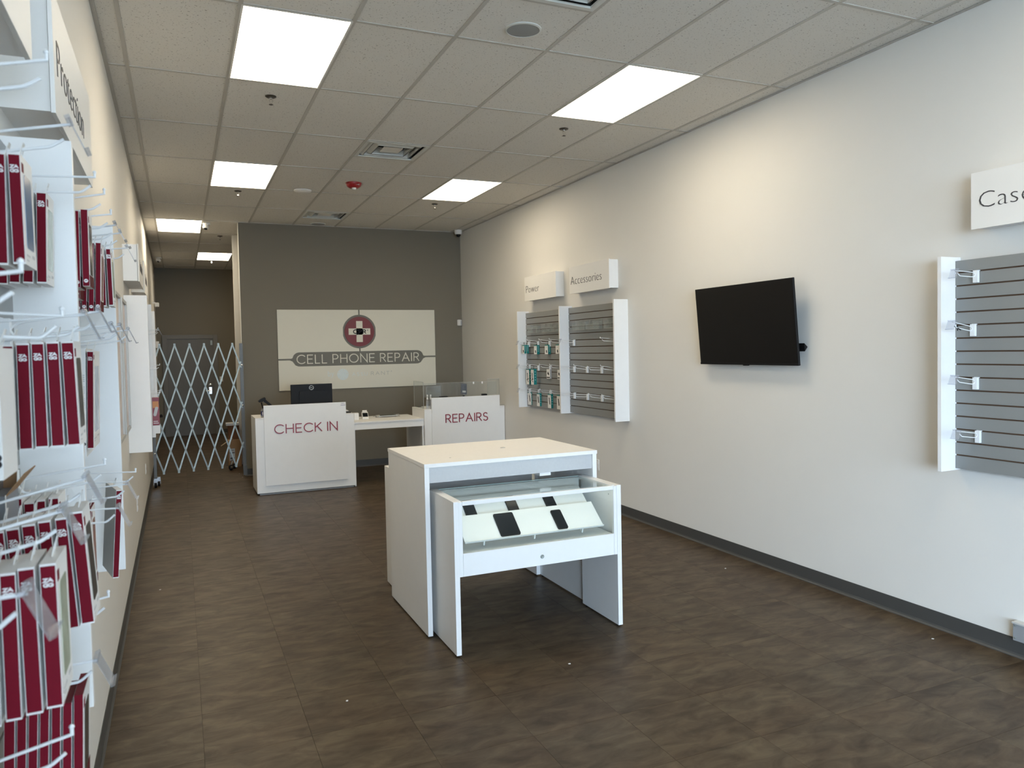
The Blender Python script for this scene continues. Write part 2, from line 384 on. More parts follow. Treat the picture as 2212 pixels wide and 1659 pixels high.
# LED ceiling panels
lab = {(2,0): 'bright white ceiling light panel nearest the camera, over the left side of the shop',
       (6,0): 'bright white ceiling light panel nearest the television wall, above the right side',
       (2,3): 'white ceiling light panel left of the white smoke detector disc and red fire strobe',
       (6,3): 'white ceiling light panel near the corner where taupe wall meets cream wall',
       (1,6): 'white ceiling light panel beside the dome camera at the passage entrance',
       (2,9): 'small far ceiling light panel deep in the passage behind the gate'}
for c, r in LIGHTS:
    t = thing('ceiling_light', lab.get((c, r), 'ceiling light panel over the shop front'), 'ceiling light', (colx[c], r*1.2192, ZC), group='flat ceiling light panels')
    fb = BX(.004, .606, .004, .016, -.002, .03).box(.004, .606, 1.203, 1.215, -.002, .03).box(.004, .016, .016, 1.203, -.002, .03).box(.594, .606, .016, 1.203, -.002, .03)
    P('frame', fb, WPLAS, t); P('diffuser', BX(.016, .594, .016, 1.203, .002, .012), LED, t)

# air diffusers: nested louvre rings round a square core
def ring(b, s0, z0, s1, z1, th=.006):
    vs = []
    for s, z in ((s0, z0), (s1, z1), (s1-th, z1), (s0-th, z0)):
        vs += [(-s,-s,z),(s,-s,z),(s,s,z),(-s,s,z)]
    fs = []
    for l in range(4):
        for k in range(4): fs.append((l*4+k, l*4+(k+1) % 4, ((l+1) % 4)*4+(k+1) % 4, ((l+1) % 4)*4+k))
    return b.add(vs, fs)
VENT = M('painted_vent_metal', (.66, .67, .64), .4); DUCT = M('dark_duct', (.035, .038, .038), .7)
vl = {-1: 'white square ceiling air vent cut off by the top edge, beyond the round speaker', 2: 'white square ceiling air vent in the middle of the ceiling', 5: 'white square ceiling air vent just in front of the taupe back wall'}
for c, r in sorted(holes):
    t = thing('air_vent', vl[r], 'vent', (colx[c]+.3048, r*1.2192+.3048, ZC), group='square ceiling air vents')
    fb = BX(-.293, .293, -.293, -.262, -.003, .01).box(-.293, .293, .262, .293, -.003, .01).box(-.293, -.262, -.262, .262, -.003, .01).box(.262, .293, -.262, .262, -.003, .01)
    P('frame', fb, VENT, t)
    for s0, z0, s1, z1 in ((.225, .0, .262, .075), (.160, .0, .205, .075)):
        P('louvre', ring(B(), s0, z0, s1-.03, z1), VENT, t)
        P('louvre', ring(B(), s0, z0, s0+.035, z0+.028), VENT, t)
    P('core', BX(-.09, .09, -.09, .09, .01, .016), WPLAS, t)
    P('duct', BX(-.285, .285, -.285, .285, .115, .12).box(-.285, -.28, -.285, .285, .01, .115).box(.28, .285, -.285, .285, .01, .115).box(-.28, .28, -.285, -.28, .01, .115).box(-.28, .28, .28, .285, .01, .115), DUCT, t)
    for a in range(4):
        P('strut', B().rbar((.08, .08, .03), (.25, .25, .1), .012, .012, (0,0,1)), VENT, t, rot=(0,0,R(90*a)))

# round ceiling speakers
for x, y, l in ((2.161, -.244, 'round grey flush speaker grille in the ceiling tile beside the near air vent'), (2.158, 7.154, 'round grey flush speaker grille in the ceiling by the back wall')):
    t = thing('ceiling_speaker', l, 'speaker', (x, y, ZC+.004))
    P('grille', B().lathe([(.098, -.006), (.05, -.009), (0, -.010)], 32), M('grey_speaker_mesh', (.30,.31,.31), .6, bump=.5, bscale=900), t, smooth=True)
    P('rim', B().lathe([(.098, -.002), (.098, -.009), (.109, -.006), (.109, 0)], 32), VENT, t, smooth=True)

# sprinklers
for x, y, l in ((.915, 1.518, 'small pendent fire sprinkler below the nearest left ceiling light panel'), (3.331, 1.519, 'small pendent fire sprinkler below the large right ceiling light panel'), (.92, 5.088, 'small pendent fire sprinkler in front of the second left ceiling light panel'),
                (3.31, 5.144, 'small pendent fire sprinkler in front of the second right ceiling light panel'), (.89, 8.78, 'small pendent fire sprinkler at the mouth of the passage'), (.889, 12.264, 'small pendent fire sprinkler deep in the passage beyond the far light panel')):
    t = thing('fire_sprinkler', l, 'sprinkler', (x, y, ZC+.003), group='pendent fire sprinklers')
    P('escutcheon', B().lathe([(.040, 0), (.040, -.004), (.030, -.010), (.014, -.010), (.012, -.004)], 20), M('dark_bronze', (.10,.085,.07), .35, metal=.7), t, smooth=True)
    P('body', B().lathe([(.011, -.004), (.011, -.022), (.006, -.026)], 12).rbar((-.011,0,-.022), (-.004,0,-.058), .004, .004).rbar((.011,0,-.022), (.004,0,-.058), .004, .004), CHROME, t)
    P('deflector', B().lathe([(.006,-.055),(.016,-.060),(.016,-.062),(.0,-.063)], 12), M('dark_bronze', (0,0,0)), t)

# fire strobe
t = thing('fire_strobe', 'red dome fire alarm strobe lettered FIRE on the ceiling', 'fire alarm', (2.082, 4.243, ZC+.003))
P('housing', B().lathe([(.088, 0), (.088, -.012), (.074, -.040), (.05, -.056), (0, -.058)], 28), M('red_plastic', (.33,.012,.016), .35), t, smooth=True)
P('lens', B().lathe([(.026, -.05), (.026, -.066), (.018, -.078), (0, -.081)], 16), M('clear_strobe_lens', (.72,.72,.68), .15), t, (.0, -.012, 0), smooth=True)
lm = strokes(B(), 'FIRE', 0, 0, .016, .0035, .001, .05)
P('lettering', lm, LOGOW, t, (-.002, -.0775, -.036), (R(68), 0, 0))
# disc detector
t = thing('wireless_disc', 'white round flat disc device on the ceiling left of red strobe', 'detector', (1.608, 4.801, ZC+.001))
P('body', B().lathe([(.10, 0), (.10, -.012), (.085, -.026), (.03, -.033), (0, -.034)], 32), WPLAS, t, smooth=True)
# dome cameras
for x, y, a, l in ((4.312, 7.10, 0, 'white dome camera in the corner between taupe back wall and cream wall'), (.655, 7.533, 1, 'white turret camera beside the light panel at passage entrance'), (-.06, 11.95, 1, 'white turret camera far along the cream left wall, under the ceiling')):
    t = thing('security_camera', l, 'camera', (x, y, ZC), group='ceiling security cameras')
    if a == 0:
        P('housing', B().lathe([(.060, 0), (.060, -.05), (.052, -.068), (.035, -.070)], 24), WPLAS, t, smooth=True)
        P('dome', B().lathe([(.038, -.068), (.036, -.085), (.024, -.104), (0, -.112)], 20), SCREEN, t, smooth=True)
    else:
        P('base', B().lathe([(.052, 0), (.052, -.022), (.045, -.028), (0, -.028)], 24), WPLAS, t, smooth=True)
        P('ball', B().lathe([(0, -.02), (.028, -.028), (.043, -.05), (.046, -.065), (.036, -.09), (0, -.092)], 20), WPLAS, t, rot=(R(-18), R(10), 0), smooth=True)
        P('lens', B().lathe([(0, -.089), (.024, -.090), (.022, -.097), (0, -.098)], 16), SCREEN, t, rot=(R(-18), R(10), 0), smooth=True)

# passage door
d = struct(P('door_1', BX(.0, .93, YE-.03, YE+.02, .008, 2.12), M('taupe_door_paint', (.135,.125,.105), .45)))
P('frame', BX(-.094, .0, YE-.05, YE+.02, 0, 2.21).box(.93, 1.02, YE-.05, YE+.02, 0, 2.21).box(0, .93, YE-.05, YE+.02, 2.12, 2.21), M('taupe_frame_paint', (.16,.148,.125), .45), d, bevel=.004)
hd = P('lever_handle', B().tube([(.845, YE-.03, .97), (.845, YE-.075, .97), (.75, YE-.08, .965)], .011, 10), CHROME, d, smooth=True)
P('escutcheon', BX(.815, .872, YE-.04, YE-.028, .90, 1.05), CHROME, hd)
P('deadbolt', B().lathe([(.034, 0), (.034, .018), (.022, .026), (0, .026)], 20), CHROME, d, (.845, YE-.03, 1.10), (R(90), 0, 0), smooth=True)
P('closer_bracket', BX(.87, .91, YE-.07, YE-.03, 1.98, 2.08), STEEL, d)
tag(P('wall_plate', BX(1.04, 1.11, YE-.012, YE, 1.165, 1.275).box(1.068, 1.082, YE-.018, YE-.012, 1.205, 1.235), WPLAS, bevel=.003), 'white switch plate on the dark rear wall right of passage door', 'switch')

# ================================================================== RIGHT WALL
# --- slatwall displays: boards with grooves, end panels
def slat_unit(name, label, bays, origin, rotz, zoff=0, pan_y=None):
    """x' = depth out from the wall, y' along it; bays = list of (y0,y1); pan_y = centre lines of the white end panels"""
    t = thing(name, label, 'display wall', origin, (0,0,rotz))
    for y in pan_y: P('end_panel', BX(0, .165, y-.0125, y+.0125, 1.0+zoff, 2.245+zoff), WHITE, t, bevel=.0015)
    for y0, y1 in bays:
        P('backing', BX(.012, .036, y0, y1, 1.012+zoff, 2.22+zoff), MDF, t)
        top = 2.222
        for k in range(16):
            z1 = top if k == 0 else 2.153 - .0758*(k-1) - .0045
            z0 = 2.153 - .0758*k + .0045 if k < 15 else 1.012
            key = ('slat', round(z1-z0, 3), round(y1-y0, 3))
            if key not in meshes: meshes[key] = B().ext([(.034,0),(.046,0),(.046,z1-z0),(.034,z1-z0)], 0, y1-y0, 'y').mesh('slat', SLAT)
            link('slat', meshes[key], t, (0, y0, z0+zoff))
    return t
RB = (XR, 0, 0), math.pi     # facing -x: local y runs to -y
def slot(k): return 2.153 - .0758*k
slat_unit('slatwall_display', 'grey slatwall display with white side panels below Power and Accessories signs', [(-3.505,-2.303),(-4.718,-3.53)], *RB, pan_y=(-2.291,-3.517,-4.73))
slat_unit('slatwall_display', 'grey slatwall display cut off by the right edge, below the Cases sign', [(1.387,2.575)], *RB, pan_y=(1.375, 2.59))
UL = (xl(0), 0, 0), LA
slat_unit('slatwall_display', 'near left slatwall display hung with crimson boxes, end panels edge-on', [(-3.72,-2.527),(-2.502,-1.315)], *UL, zoff=-.012, pan_y=(-3.735,-2.5145,-1.302))
slat_unit('slatwall_display', 'far left white slatwall display with wide blank end panel, near the gate', [(2.372,3.545),(3.57,4.757)], *UL, pan_y=(2.36,3.558,4.77))

# --- sign boxes above the displays
def sign(name, label, origin, rotz, y0, y1, z0, z1, dep=.115, txt=None, width=0, cap=0, ty=0, tz=0, strokes_only=False):
    t = thing(name, label, 'sign', origin, (0,0,rotz), 'white sign boxes above the displays')
    P('body', BX(0, dep-.012, y0+.012, y1-.012, z0+.006, z1-.004), WHITE, t)
    P('face_plate', BX(dep-.010, dep, y0, y1, z0, z1), SIGNW, t, bevel=.001)
    if txt: P('lettering', text_mesh('lettering', txt, width, cap, .0015, INK, -.020), INK, t, (dep, ty, tz), FACE_E)
    return t
# right wall: local +x points to -x, local +y to -y, so left-to-right reading runs along local +y
sign('sign_box', 'white sign box lettered Power above the left grey slatwall', *RB, -4.583, -3.685, 2.367, 2.672, txt='Power', width=.385, cap=.093, ty=-4.535, tz=2.470)
sign('sign_box', 'white sign box lettered Accessories above the grey slatwall', *RB, -3.338, -2.450, 2.370, 2.674, txt='Accessories', width=.70, cap=.093, ty=-3.305, tz=2.472)
sign('sign_box', 'white sign box lettered Cases, cut off by the right edge', *RB, 1.534, 2.42, 2.378, 2.690, txt='Cases', width=.355, cap=.093, ty=1.582, tz=2.488)
sign('sign_box', 'white sign box lettered Protection above the near left display', *UL, -2.313, -1.41, 2.348, 2.655, txt='Protection', width=.60, cap=.093, ty=-2.26, tz=2.45)
sign('sign_box', 'blank white sign box cut off by the upper left corner, seen from below', *UL, -3.52, -2.644, 2.352, 2.655)
t = sign('sign_box', 'small distant white sign box above the wide blank end panel', *UL, 2.422, 3.29, 2.36, 2.66)
lb = B()
for k in range(9): lb.box(0, .001, 2.62+.055*k, 2.65+.055*k, 2.465, 2.465+(.09, .06, .065)[k % 3])
P('lettering', lb, INK, t, (.115, 0, 0))
t = sign('sign_box', 'farthest white sign box on the left wall, before the passage', *UL, 3.64, 4.53, 2.36, 2.66)
lb = B()
for k in range(8): lb.box(0, .001, 3.85+.055*k, 3.88+.055*k, 2.465, 2.465+(.09, .06, .065)[k % 3])
P('lettering', lb, INK, t, (.115, 0, 0))

# --- television
t = thing('television', 'large black flat television tilted forward on the cream wall', 'television')
T0, T1 = Vector((4.345, 0, 1.599)), Vector((4.292, 0, 2.239)); yL, yR = .985, -.170
ang = math.atan2(T0.x - T1.x, T1.z - T0.z); hgt = (T1 - T0).length; wid = yL - yR
t.location = (T0.x, (yL+yR)/2, T0.z); t.rotation_euler = (0, -ang, 0)
P('case', BX(0, .018, -wid/2, wid/2, 0, hgt).box(.018, .05, -wid*.36, wid*.36, .06, .42), BLACK, t, bevel=.003)
P('screen', BX(-.0012, .0, -wid/2+.012, wid/2-.012, .018, hgt-.012), TVSCR, t)
P('lower_bezel', BX(-.002, .0, -wid/2, wid/2, 0, .017), BLACK, t)
P('sensor_nub', BX(-.002, .012, -.03, .03, -.006, 0), BLACK, t)
P('wall_bracket', B().ext([(.05, .10), (.05, .16), (.078, .13)], -wid/2-.018, -wid/2+.10, 'y'), BLACK, t)
P('wall_mount', BX(.03, .078, -.25, .25, .22, .40), GREYMET, t, rot=(0, 0, 0))

tag(P('wall_outlet', BX(XR-.006, XR, 2.925, 2.995, .403, .522).box(XR-.009, XR-.006, 2.943, 2.977, .425, .455).box(XR-.009, XR-.006, 2.943, 2.977, .47, .50), WPLAS, bevel=.002), 'white double power outlet low on the cream right wall', 'outlet')
t = thing('wall_junction_box', 'grey metal junction box low on the wall at the right edge', 'junction box', (XR, -1.9, .0))
P('cover', BX(-.045, 0, -.17, .17, .105, .207), M('grey_box_paint', (.27,.28,.29), .45), t, bevel=.003)
for z in (.122, .19): P('screw', B().lathe([(.005,0),(.005,.003),(0,.004)], 8), STEEL, t, (-.045, .155, z), (0, R(-90), 0))
P('lip', BX(-.05, 0, -.17, .172, .200, .209), M('pale_metal', (.5,.5,.48), .4), t)
t = thing('motion_sensor', 'small white motion sensor in the back wall corner', 'sensor', (XR-.055, YB-.04, 2.2), (0,0,R(40)))
P('body', BX(-.032, .032, -.03, .03, -.05, .05), WPLAS, t, bevel=.014); P('lens', BX(-.02, .02, -.034, -.028, -.03, .025), CARDG, t, bevel=.003)

# ================================================================== HOOKS
def smooth_path(pts, k=4):
    out = []
    for i in range(1, len(pts)-1):
        a, b, c = [Vector(pts[j]) for j in (i-1, i, i+1)]
        p, q = b + (a-b)*.35, b + (c-b)*.35
        if i == 1: out.append(a)
        for s in range(k+1):
            u = s/k; out.append(p*(1-u)**2 + b*2*u*(1-u) + q*u*u)
    out.append(Vector(pts[-1])); return out
def hook_parts(t, L, Ll, uz, slope, tagged, off=.032):
    """local: x out of the slat face, z=0 at the slot; the label wire ends at z=uz, both wires rise outwards by slope"""
    z0 = uz - slope*(L-.03)
    P('bracket', BX(0, .004, -.0135, .0135, -.066, .004).box(-.008, 0, -.0135, .0135, -.001, .003).box(.004, .018, -.0135, -.011, -.066, .002).box(.004, .018, .011, .0135, -.066, .002).box(.015, .018, -.011, .011, -.066, .002), WIRE, t)
    P('upper_wire', B().tube(smooth_path([(.016, 0, z0-.012), (.030, 0, z0), (L*.5, 0, z0+slope*(L*.5-.03)), (L, 0, uz)]), .0023, 8), WIRE, t, smooth=True)
    zl = uz - slope*(L-Ll+.03) - off
    P('lower_wire', B().tube(smooth_path([(.016, 0, z0-.014), (.028, 0, z0-off), (Ll-.032, 0, zl), (Ll-.018, 0, zl+slope*.014), (Ll, 0, zl+.016)]), .0026, 8), WIRE, t, smooth=True)
    if tagged:
        P('label_holder', BX(-.0008, .0008, -.026, .026, -.050, 0).box(-.005, .003, -.026, .026, 0, .005).box(-.0008, .006, -.026, .026, -.0515, -.050), CLEARP, t, (L, 0, uz+.004), (0, R(-24), 0))
    else:
        P('wire_end', B().tube([(L-.002, 0, uz), (L-.002, 0, uz+.009)], .0025, 8).lathe([(0,-.004),(.003,-.002),(.0037,.0),(.003,.002),(0,.004)], 10, (L-.002, 0, uz+.010)), WIRE, t, smooth=True)
def hook_left(y, zs, zt, slope, tagged, label, xt=.095):
    x0 = xl(y) + .046
    t = thing('display_hook', label, 'hook', (x0, y, zs), (0, 0, LA), 'white wire display hooks')
    hook_parts(t, xt - x0, xt - x0 - .010, zt - zs, slope, tagged)
    return t
NEAR = 'near left display'
LH = [  # y, slot height, tip height, slope, label holder, label
 (-3.260, 2.141, 2.16, 0.24, 0, 'empty white wire hook in front of the blank sign box, upper left corner'),
 (-3.039, 2.141, 2.135, 0.21, 1, 'white wire hook with clear label holder, holding the pair of crimson boxes at top left'),
 (-2.631, 2.141, 2.137, 0.045, 0, 'white wire hook carrying the stack of four crimson boxes before the end panel'),
 (-2.404, 2.141, 2.146, 0.21, 0, 'white wire hook carrying two crimson boxes with white dots, just past the end panel'),
 (-2.221, 2.141, 2.129, 0.155, 0, 'top row wire hook with short tilted crimson carton, fifth from the camera'),
 (-2.098, 2.141, 2.12, 0.167, 1, 'top row wire hook with label holder, carrying four thin crimson boxes'),
 (-1.900, 2.141, 2.127, 0.15, 1, 'top row wire hook with label holder, second from the far end panel'),
 (-1.594, 2.141, 2.122, 0.1, 1, 'top row wire hook with label holder, last before the framed posters'),
 (-3.510, 1.841, 1.856, 0.15, 0, 'thick blurred wire hook end crossing under the top left crimson boxes'),
 (-3.211, 1.841, 1.823, -0.05, 0, 'wire hook with ball tip in front of the row of five crimson boxes'),
 (-2.932, 1.841, 1.838, 0.09, 1, 'wire hook with hanging label holder carrying the five crimson boxes'),
 (-2.673, 1.841, 1.857, 0.16, 1, 'empty wire hook with label holder below the boxes with white dots'),
 (-2.362, 1.841, 1.84, 0.1, 1, 'empty middle row wire hook with label holder, just past the end panel'),
 (-2.062, 1.841, 1.848, 0.1, 1, 'empty middle row wire hook with label holder, next to last in its row'),
 (-1.681, 1.841, 1.849, 0.12, 1, 'middle row wire hook with label holder carrying the tall white and crimson boxes'),
 (-2.661, 1.541, 1.543, 0.12, 0, 'long wire hook with curled tip carrying the white-topped boxes at the rear'),
 (-3.006, 1.541, 1.565, 0.24, 1, 'wire hook with amber-tinted label holder carrying the long row of crimson boxes'),
 (-3.284, 1.541, 1.562, 0.23, 1, 'wire hook with amber-tinted label holder over the nearest white-topped boxes'),
 (-1.556, 1.390, 1.374, -0.05, 0, 'thin wire hook carrying the single twisted tall crimson box'),
 (-2.002, 1.390, 1.401, 0.05, 1, 'lower wire hook with label holder carrying the white box with dark picture'),
 (-2.353, 1.390, 1.396, -0.02, 1, 'empty lower wire hook with label holder, in front of twisted tall box'),
 (-3.562, 1.541, 1.53, 0.05, 1, 'nearest wire hook with big blurred label holder in front of crimson boxes'),
 (-2.691, 1.238, 1.276, 0.15, 0, 'short wire hook tip poking out beside the leaning crimson boxes'),
 (-2.949, 1.238, 1.239, 0.05, 1, 'bottom row wire hook with label holder above the lowest crimson boxes'),
 (-3.283, 1.238, 1.26, 0.2, 0, 'lowest thick wire hook with upright tip across the bottom left corner')]
for h in LH: hook_left(*h)
for k, (y, z, tg) in enumerate([(2.70, 1.998, 0), (3.0, 1.998, 1), (2.86, 1.695, 0), (2.72, 1.392+.076, 0), (3.1, 1.392+.076, 1)]):
    hook_left(y, z, z-.01, .08, tg, ['upper empty wire hook poking past the wide blank end panel', 'upper far wire hook with small label holder past the blank end panel', 'middle empty wire hook poking past the wide blank end panel', 'wire hook holding the red and orange package beyond the blank end panel', 'far wire hook with label holder just above the red package'][k], xt=.085)
def hook_right(y, zs, tagged, label, L=.185, sway=0.0, uz=.008, slope=.10):
    t = thing('display_hook', label, 'hook', (XR-.046, y, zs), (0, 0, math.pi + R(sway)), 'white wire display hooks')
    hook_parts(t, L, L-.022, uz, slope, tagged, .027); return t
rh = {4.61: ('first', 1), 4.335: ('second', 0), 4.0: ('third', 0), 3.70: ('fourth', 0)}
for y, (nm, tg) in rh.items():
    for z, rn in ((slot(4), 'upper'), (slot(8), 'middle'), (slot(12), 'lower')):
        carry = {('second','middle'): ', empty', }.get((nm, rn), '')
        hook_right(y, z, tg, f'{rn} row wire hook under Power sign, {nm} from the back wall{carry}', L=.17 if nm == 'first' else .16, sway=(0, 3, -3, 2)[len(nm) % 4], uz=(.004 if nm == 'first' else .018), slope=.12)
for y, z, tg, l, sw in ((3.366, slot(4), 1, 'upper empty wire hook on Accessories slatwall with label holder over the middle panel', 0), (2.45, slot(4), 0, 'upper empty wire hook on Accessories slatwall, beside the right end panel', -2),
        (3.365, slot(8), 0, 'middle row wire hook on Accessories slatwall, first beside the middle panel', 0), (3.062, slot(8), 0, 'middle row wire hook on Accessories slatwall, second from the middle panel', 4), (2.737, slot(8), 0, 'middle row wire hook on Accessories slatwall, third from the middle panel', 0), (2.45, slot(8), 0, 'middle row wire hook on Accessories slatwall, beside the right end panel', -3),
        (3.372, slot(12), 0, 'lower row wire hook on Accessories slatwall, first beside the middle panel', 0), (3.061, slot(12), 0, 'lower row wire hook on Accessories slatwall, second from the middle panel', 0), (2.739, slot(12), 0, 'lower row wire hook on Accessories slatwall, third from the middle panel', 4), (2.45, slot(12), 0, 'lower row wire hook on Accessories slatwall, beside the right end panel', 3)):
    hook_right(y, z, tg, l, sway=sw, uz=.022 if abs(sw) > 2 else .006, slope=.15 if abs(sw) > 2 else .06)
for y, z, l, dp in ((-1.522, slot(0), 'topmost empty wire hook with clear label holder on the Cases slatwall', -.003), (-1.505, slot(4), 'second empty wire hook down on the Cases slatwall, with black twist tie', .016), (-1.520, slot(8), 'third empty wire hook down on the Cases slatwall', .012), (-1.535, slot(12), 'lowest empty wire hook on the Cases slatwall', .010)):
    t = hook_right(y, z, 1, l, L=.185, uz=dp, slope=.06+dp*7)
    if 'twist' in l: P('twist_tie', B().rbar((.127,-.012,-.008), (.153,.010,-.030), .005, .004, (0,1,0)).rbar((.127,.010,-.030), (.153,-.010,-.008), .005, .004, (0,1,0)).rbar((.14,.0,-.004), (.14,.0,-.034), .004, .004, (0,1,0)), BLACK, t)

# ================================================================== CRIMSON BOXES (left display)
LOGO = strokes(strokes(B(), 'ZA', -.0058, .0006, .0055, .0015, .0003, .0116, gap=.10), 'GG', -.0058, -.0056, .0055, .0015, .0003, .0116, gap=.14).mesh('logo', LOGOW)
PIC = {}
def phone_pic(kind, wd, h):
    if (kind, wd, h) in PIC: return PIC[(kind, wd, h)]
    cols = {'blue': (.05,.14,.27), 'pale': (.42,.46,.36), 'dark': (.02,.02,.022), 'rose': (.36,.20,.17), 'screen': (.50,.55,.62)}
    b = B().ext(rrect(wd*.30, h*.34, .008), 0, .0006, 'x')
    PIC[(kind, wd, h)] = b.mesh('picture', M('picture_'+kind, cols[kind], .25, var=.35, scale=25))
    return PIC[(kind, wd, h)]
CACHE = {}
def cached(key, fn):
    if key not in CACHE: CACHE[key] = fn()
    return CACHE[key]
def card_box(label, y, wd, xt, zt, xb, zb, th, style='logo', pic='pale', group=None, twist=0.0, tab=True, name='accessory_box'):
    """thin retail carton hanging from a hook: x thickness, y width, z height; spine towards -y, front towards +x"""
    h = math.hypot(xt-xb, zt-zb); a = math.atan2(xt-xb, zt-zb)
    t = thing(name, label, 'box', (xt, y, zt), (0, a, R(twist)), group)
    th = round(th, 3); h = round(h, 3); X, Y = th/2, wd/2
    body = cached(('body', th, h, wd, style == 'grey'), lambda: BX(-X, X, -Y+.0012, Y, -h, 0).mesh('carton', CARDW))
    P('carton', body, None, t)
    if style == 'logo':
        sp = P('spine', cached(('spine', th, h, wd), lambda: B().ext([(-X+.0008, 0), (-X+.0014, -.0010), (X-.0014, -.0010), (X-.0008, 0)], -h+.003, -.003, 'z').mesh('spine', CRIMSON)), None, t, (0, -Y+.0012, 0))
        P('logo', LOGO, None, sp, (0, -.0011, -.024), FACE_S)
    elif style == 'dot':
        sp = P('spine', cached(('spine2', th, h, wd), lambda: B().ext([(-X+.0004, 0), (-X+.0008, -.0008), (X-.0008, -.0008), (X-.0004, 0)], -h+.0005, .0008, 'z').box(-X+.0004, X-.0004, 0, wd-.004, -.0006, .0008).mesh('spine', CRIMSON)), None, t, (0, -Y+.0012, 0))
        P('dot', cached('dot', lambda: B().lathe([(.0042, 0), (.0042, .0004)], 16).mesh('dot', LOGOW)), None, sp, (0, -.0008, -h+.012), FACE_S)
        P('emblem', cached('emb', lambda: BX(-.0026, .0026, -.0007, .0007, 0, .0004).mesh('emblem', INK)), None, sp, (0, -.0012, -h+.0125), (R(90), R(-18), 0))
        P('front_band', cached(('band', h, wd), lambda: BX(0, .0006, -Y, Y, -h, -h+.026).mesh('front_band', DARKRED)), None, t, (X, .0012, 0))
    elif style == 'white':
        lb = cached(('print', h), lambda: (lambda b: [b.box(-.003, .003, -.0003, 0, -h*(.25+.018*k), -h*(.25+.018*k)+.0035) for k in range(22) if k % 6 < 4] and b)(B()).mesh('print', CARDG))
        P('print', lb, None, t, (0, -Y+.001, 0))
        ring_ = cached('ringlogo', lambda: B().lathe([(.0040, 0), (.0040, .0003), (.0052, .0003), (.0052, 0)], 16).mesh('ring_mark', INK))
        P('ring_mark', ring_, None, t, (0, -Y+.001, -h*.83), FACE_S); P('ring_mark', ring_, None, t, (0, -Y+.001, -h*.88), FACE_S)
    if pic:
        P('picture', phone_pic(pic, wd, h), None, t, (X, .002, -h*.50))
        ins = cached(('fine', wd), lambda: BX(0, .0004, -wd*.36, -wd*.06, -.003, 0).box(0, .0004, -wd*.36, -wd*.18, -.010, -.008).box(0, .0004, wd*.12, wd*.34, -.002, .003).mesh('fine_print', CARDG))
        P('fine_print', ins, None, t, (X, 0, -h*.90))
        P('front_mark', cached('fm', lambda: BX(0, .0004, 0, .016, -.014, 0).mesh('front_mark', CRIMSON)), None, t, (X, -Y+.008, -.012))
    if tab:
        P('hang_tab', cached('tab', lambda: B().box(-.0005, .0005, -.011, .011, 0, .004).box(-.0005, .0005, -.011, -.006, .004, .020).box(-.0005, .0005, .006, .011, .004, .020).box(-.0005, .0005, -.008, .008, .019, .027).mesh('hang_tab', WPLAS)), None, t, (0, 0, 0), (0, R(14), 0))
    return t
ordn = ['first', 'second', 'third', 'fourth', 'fifth', 'sixth', 'seventh']
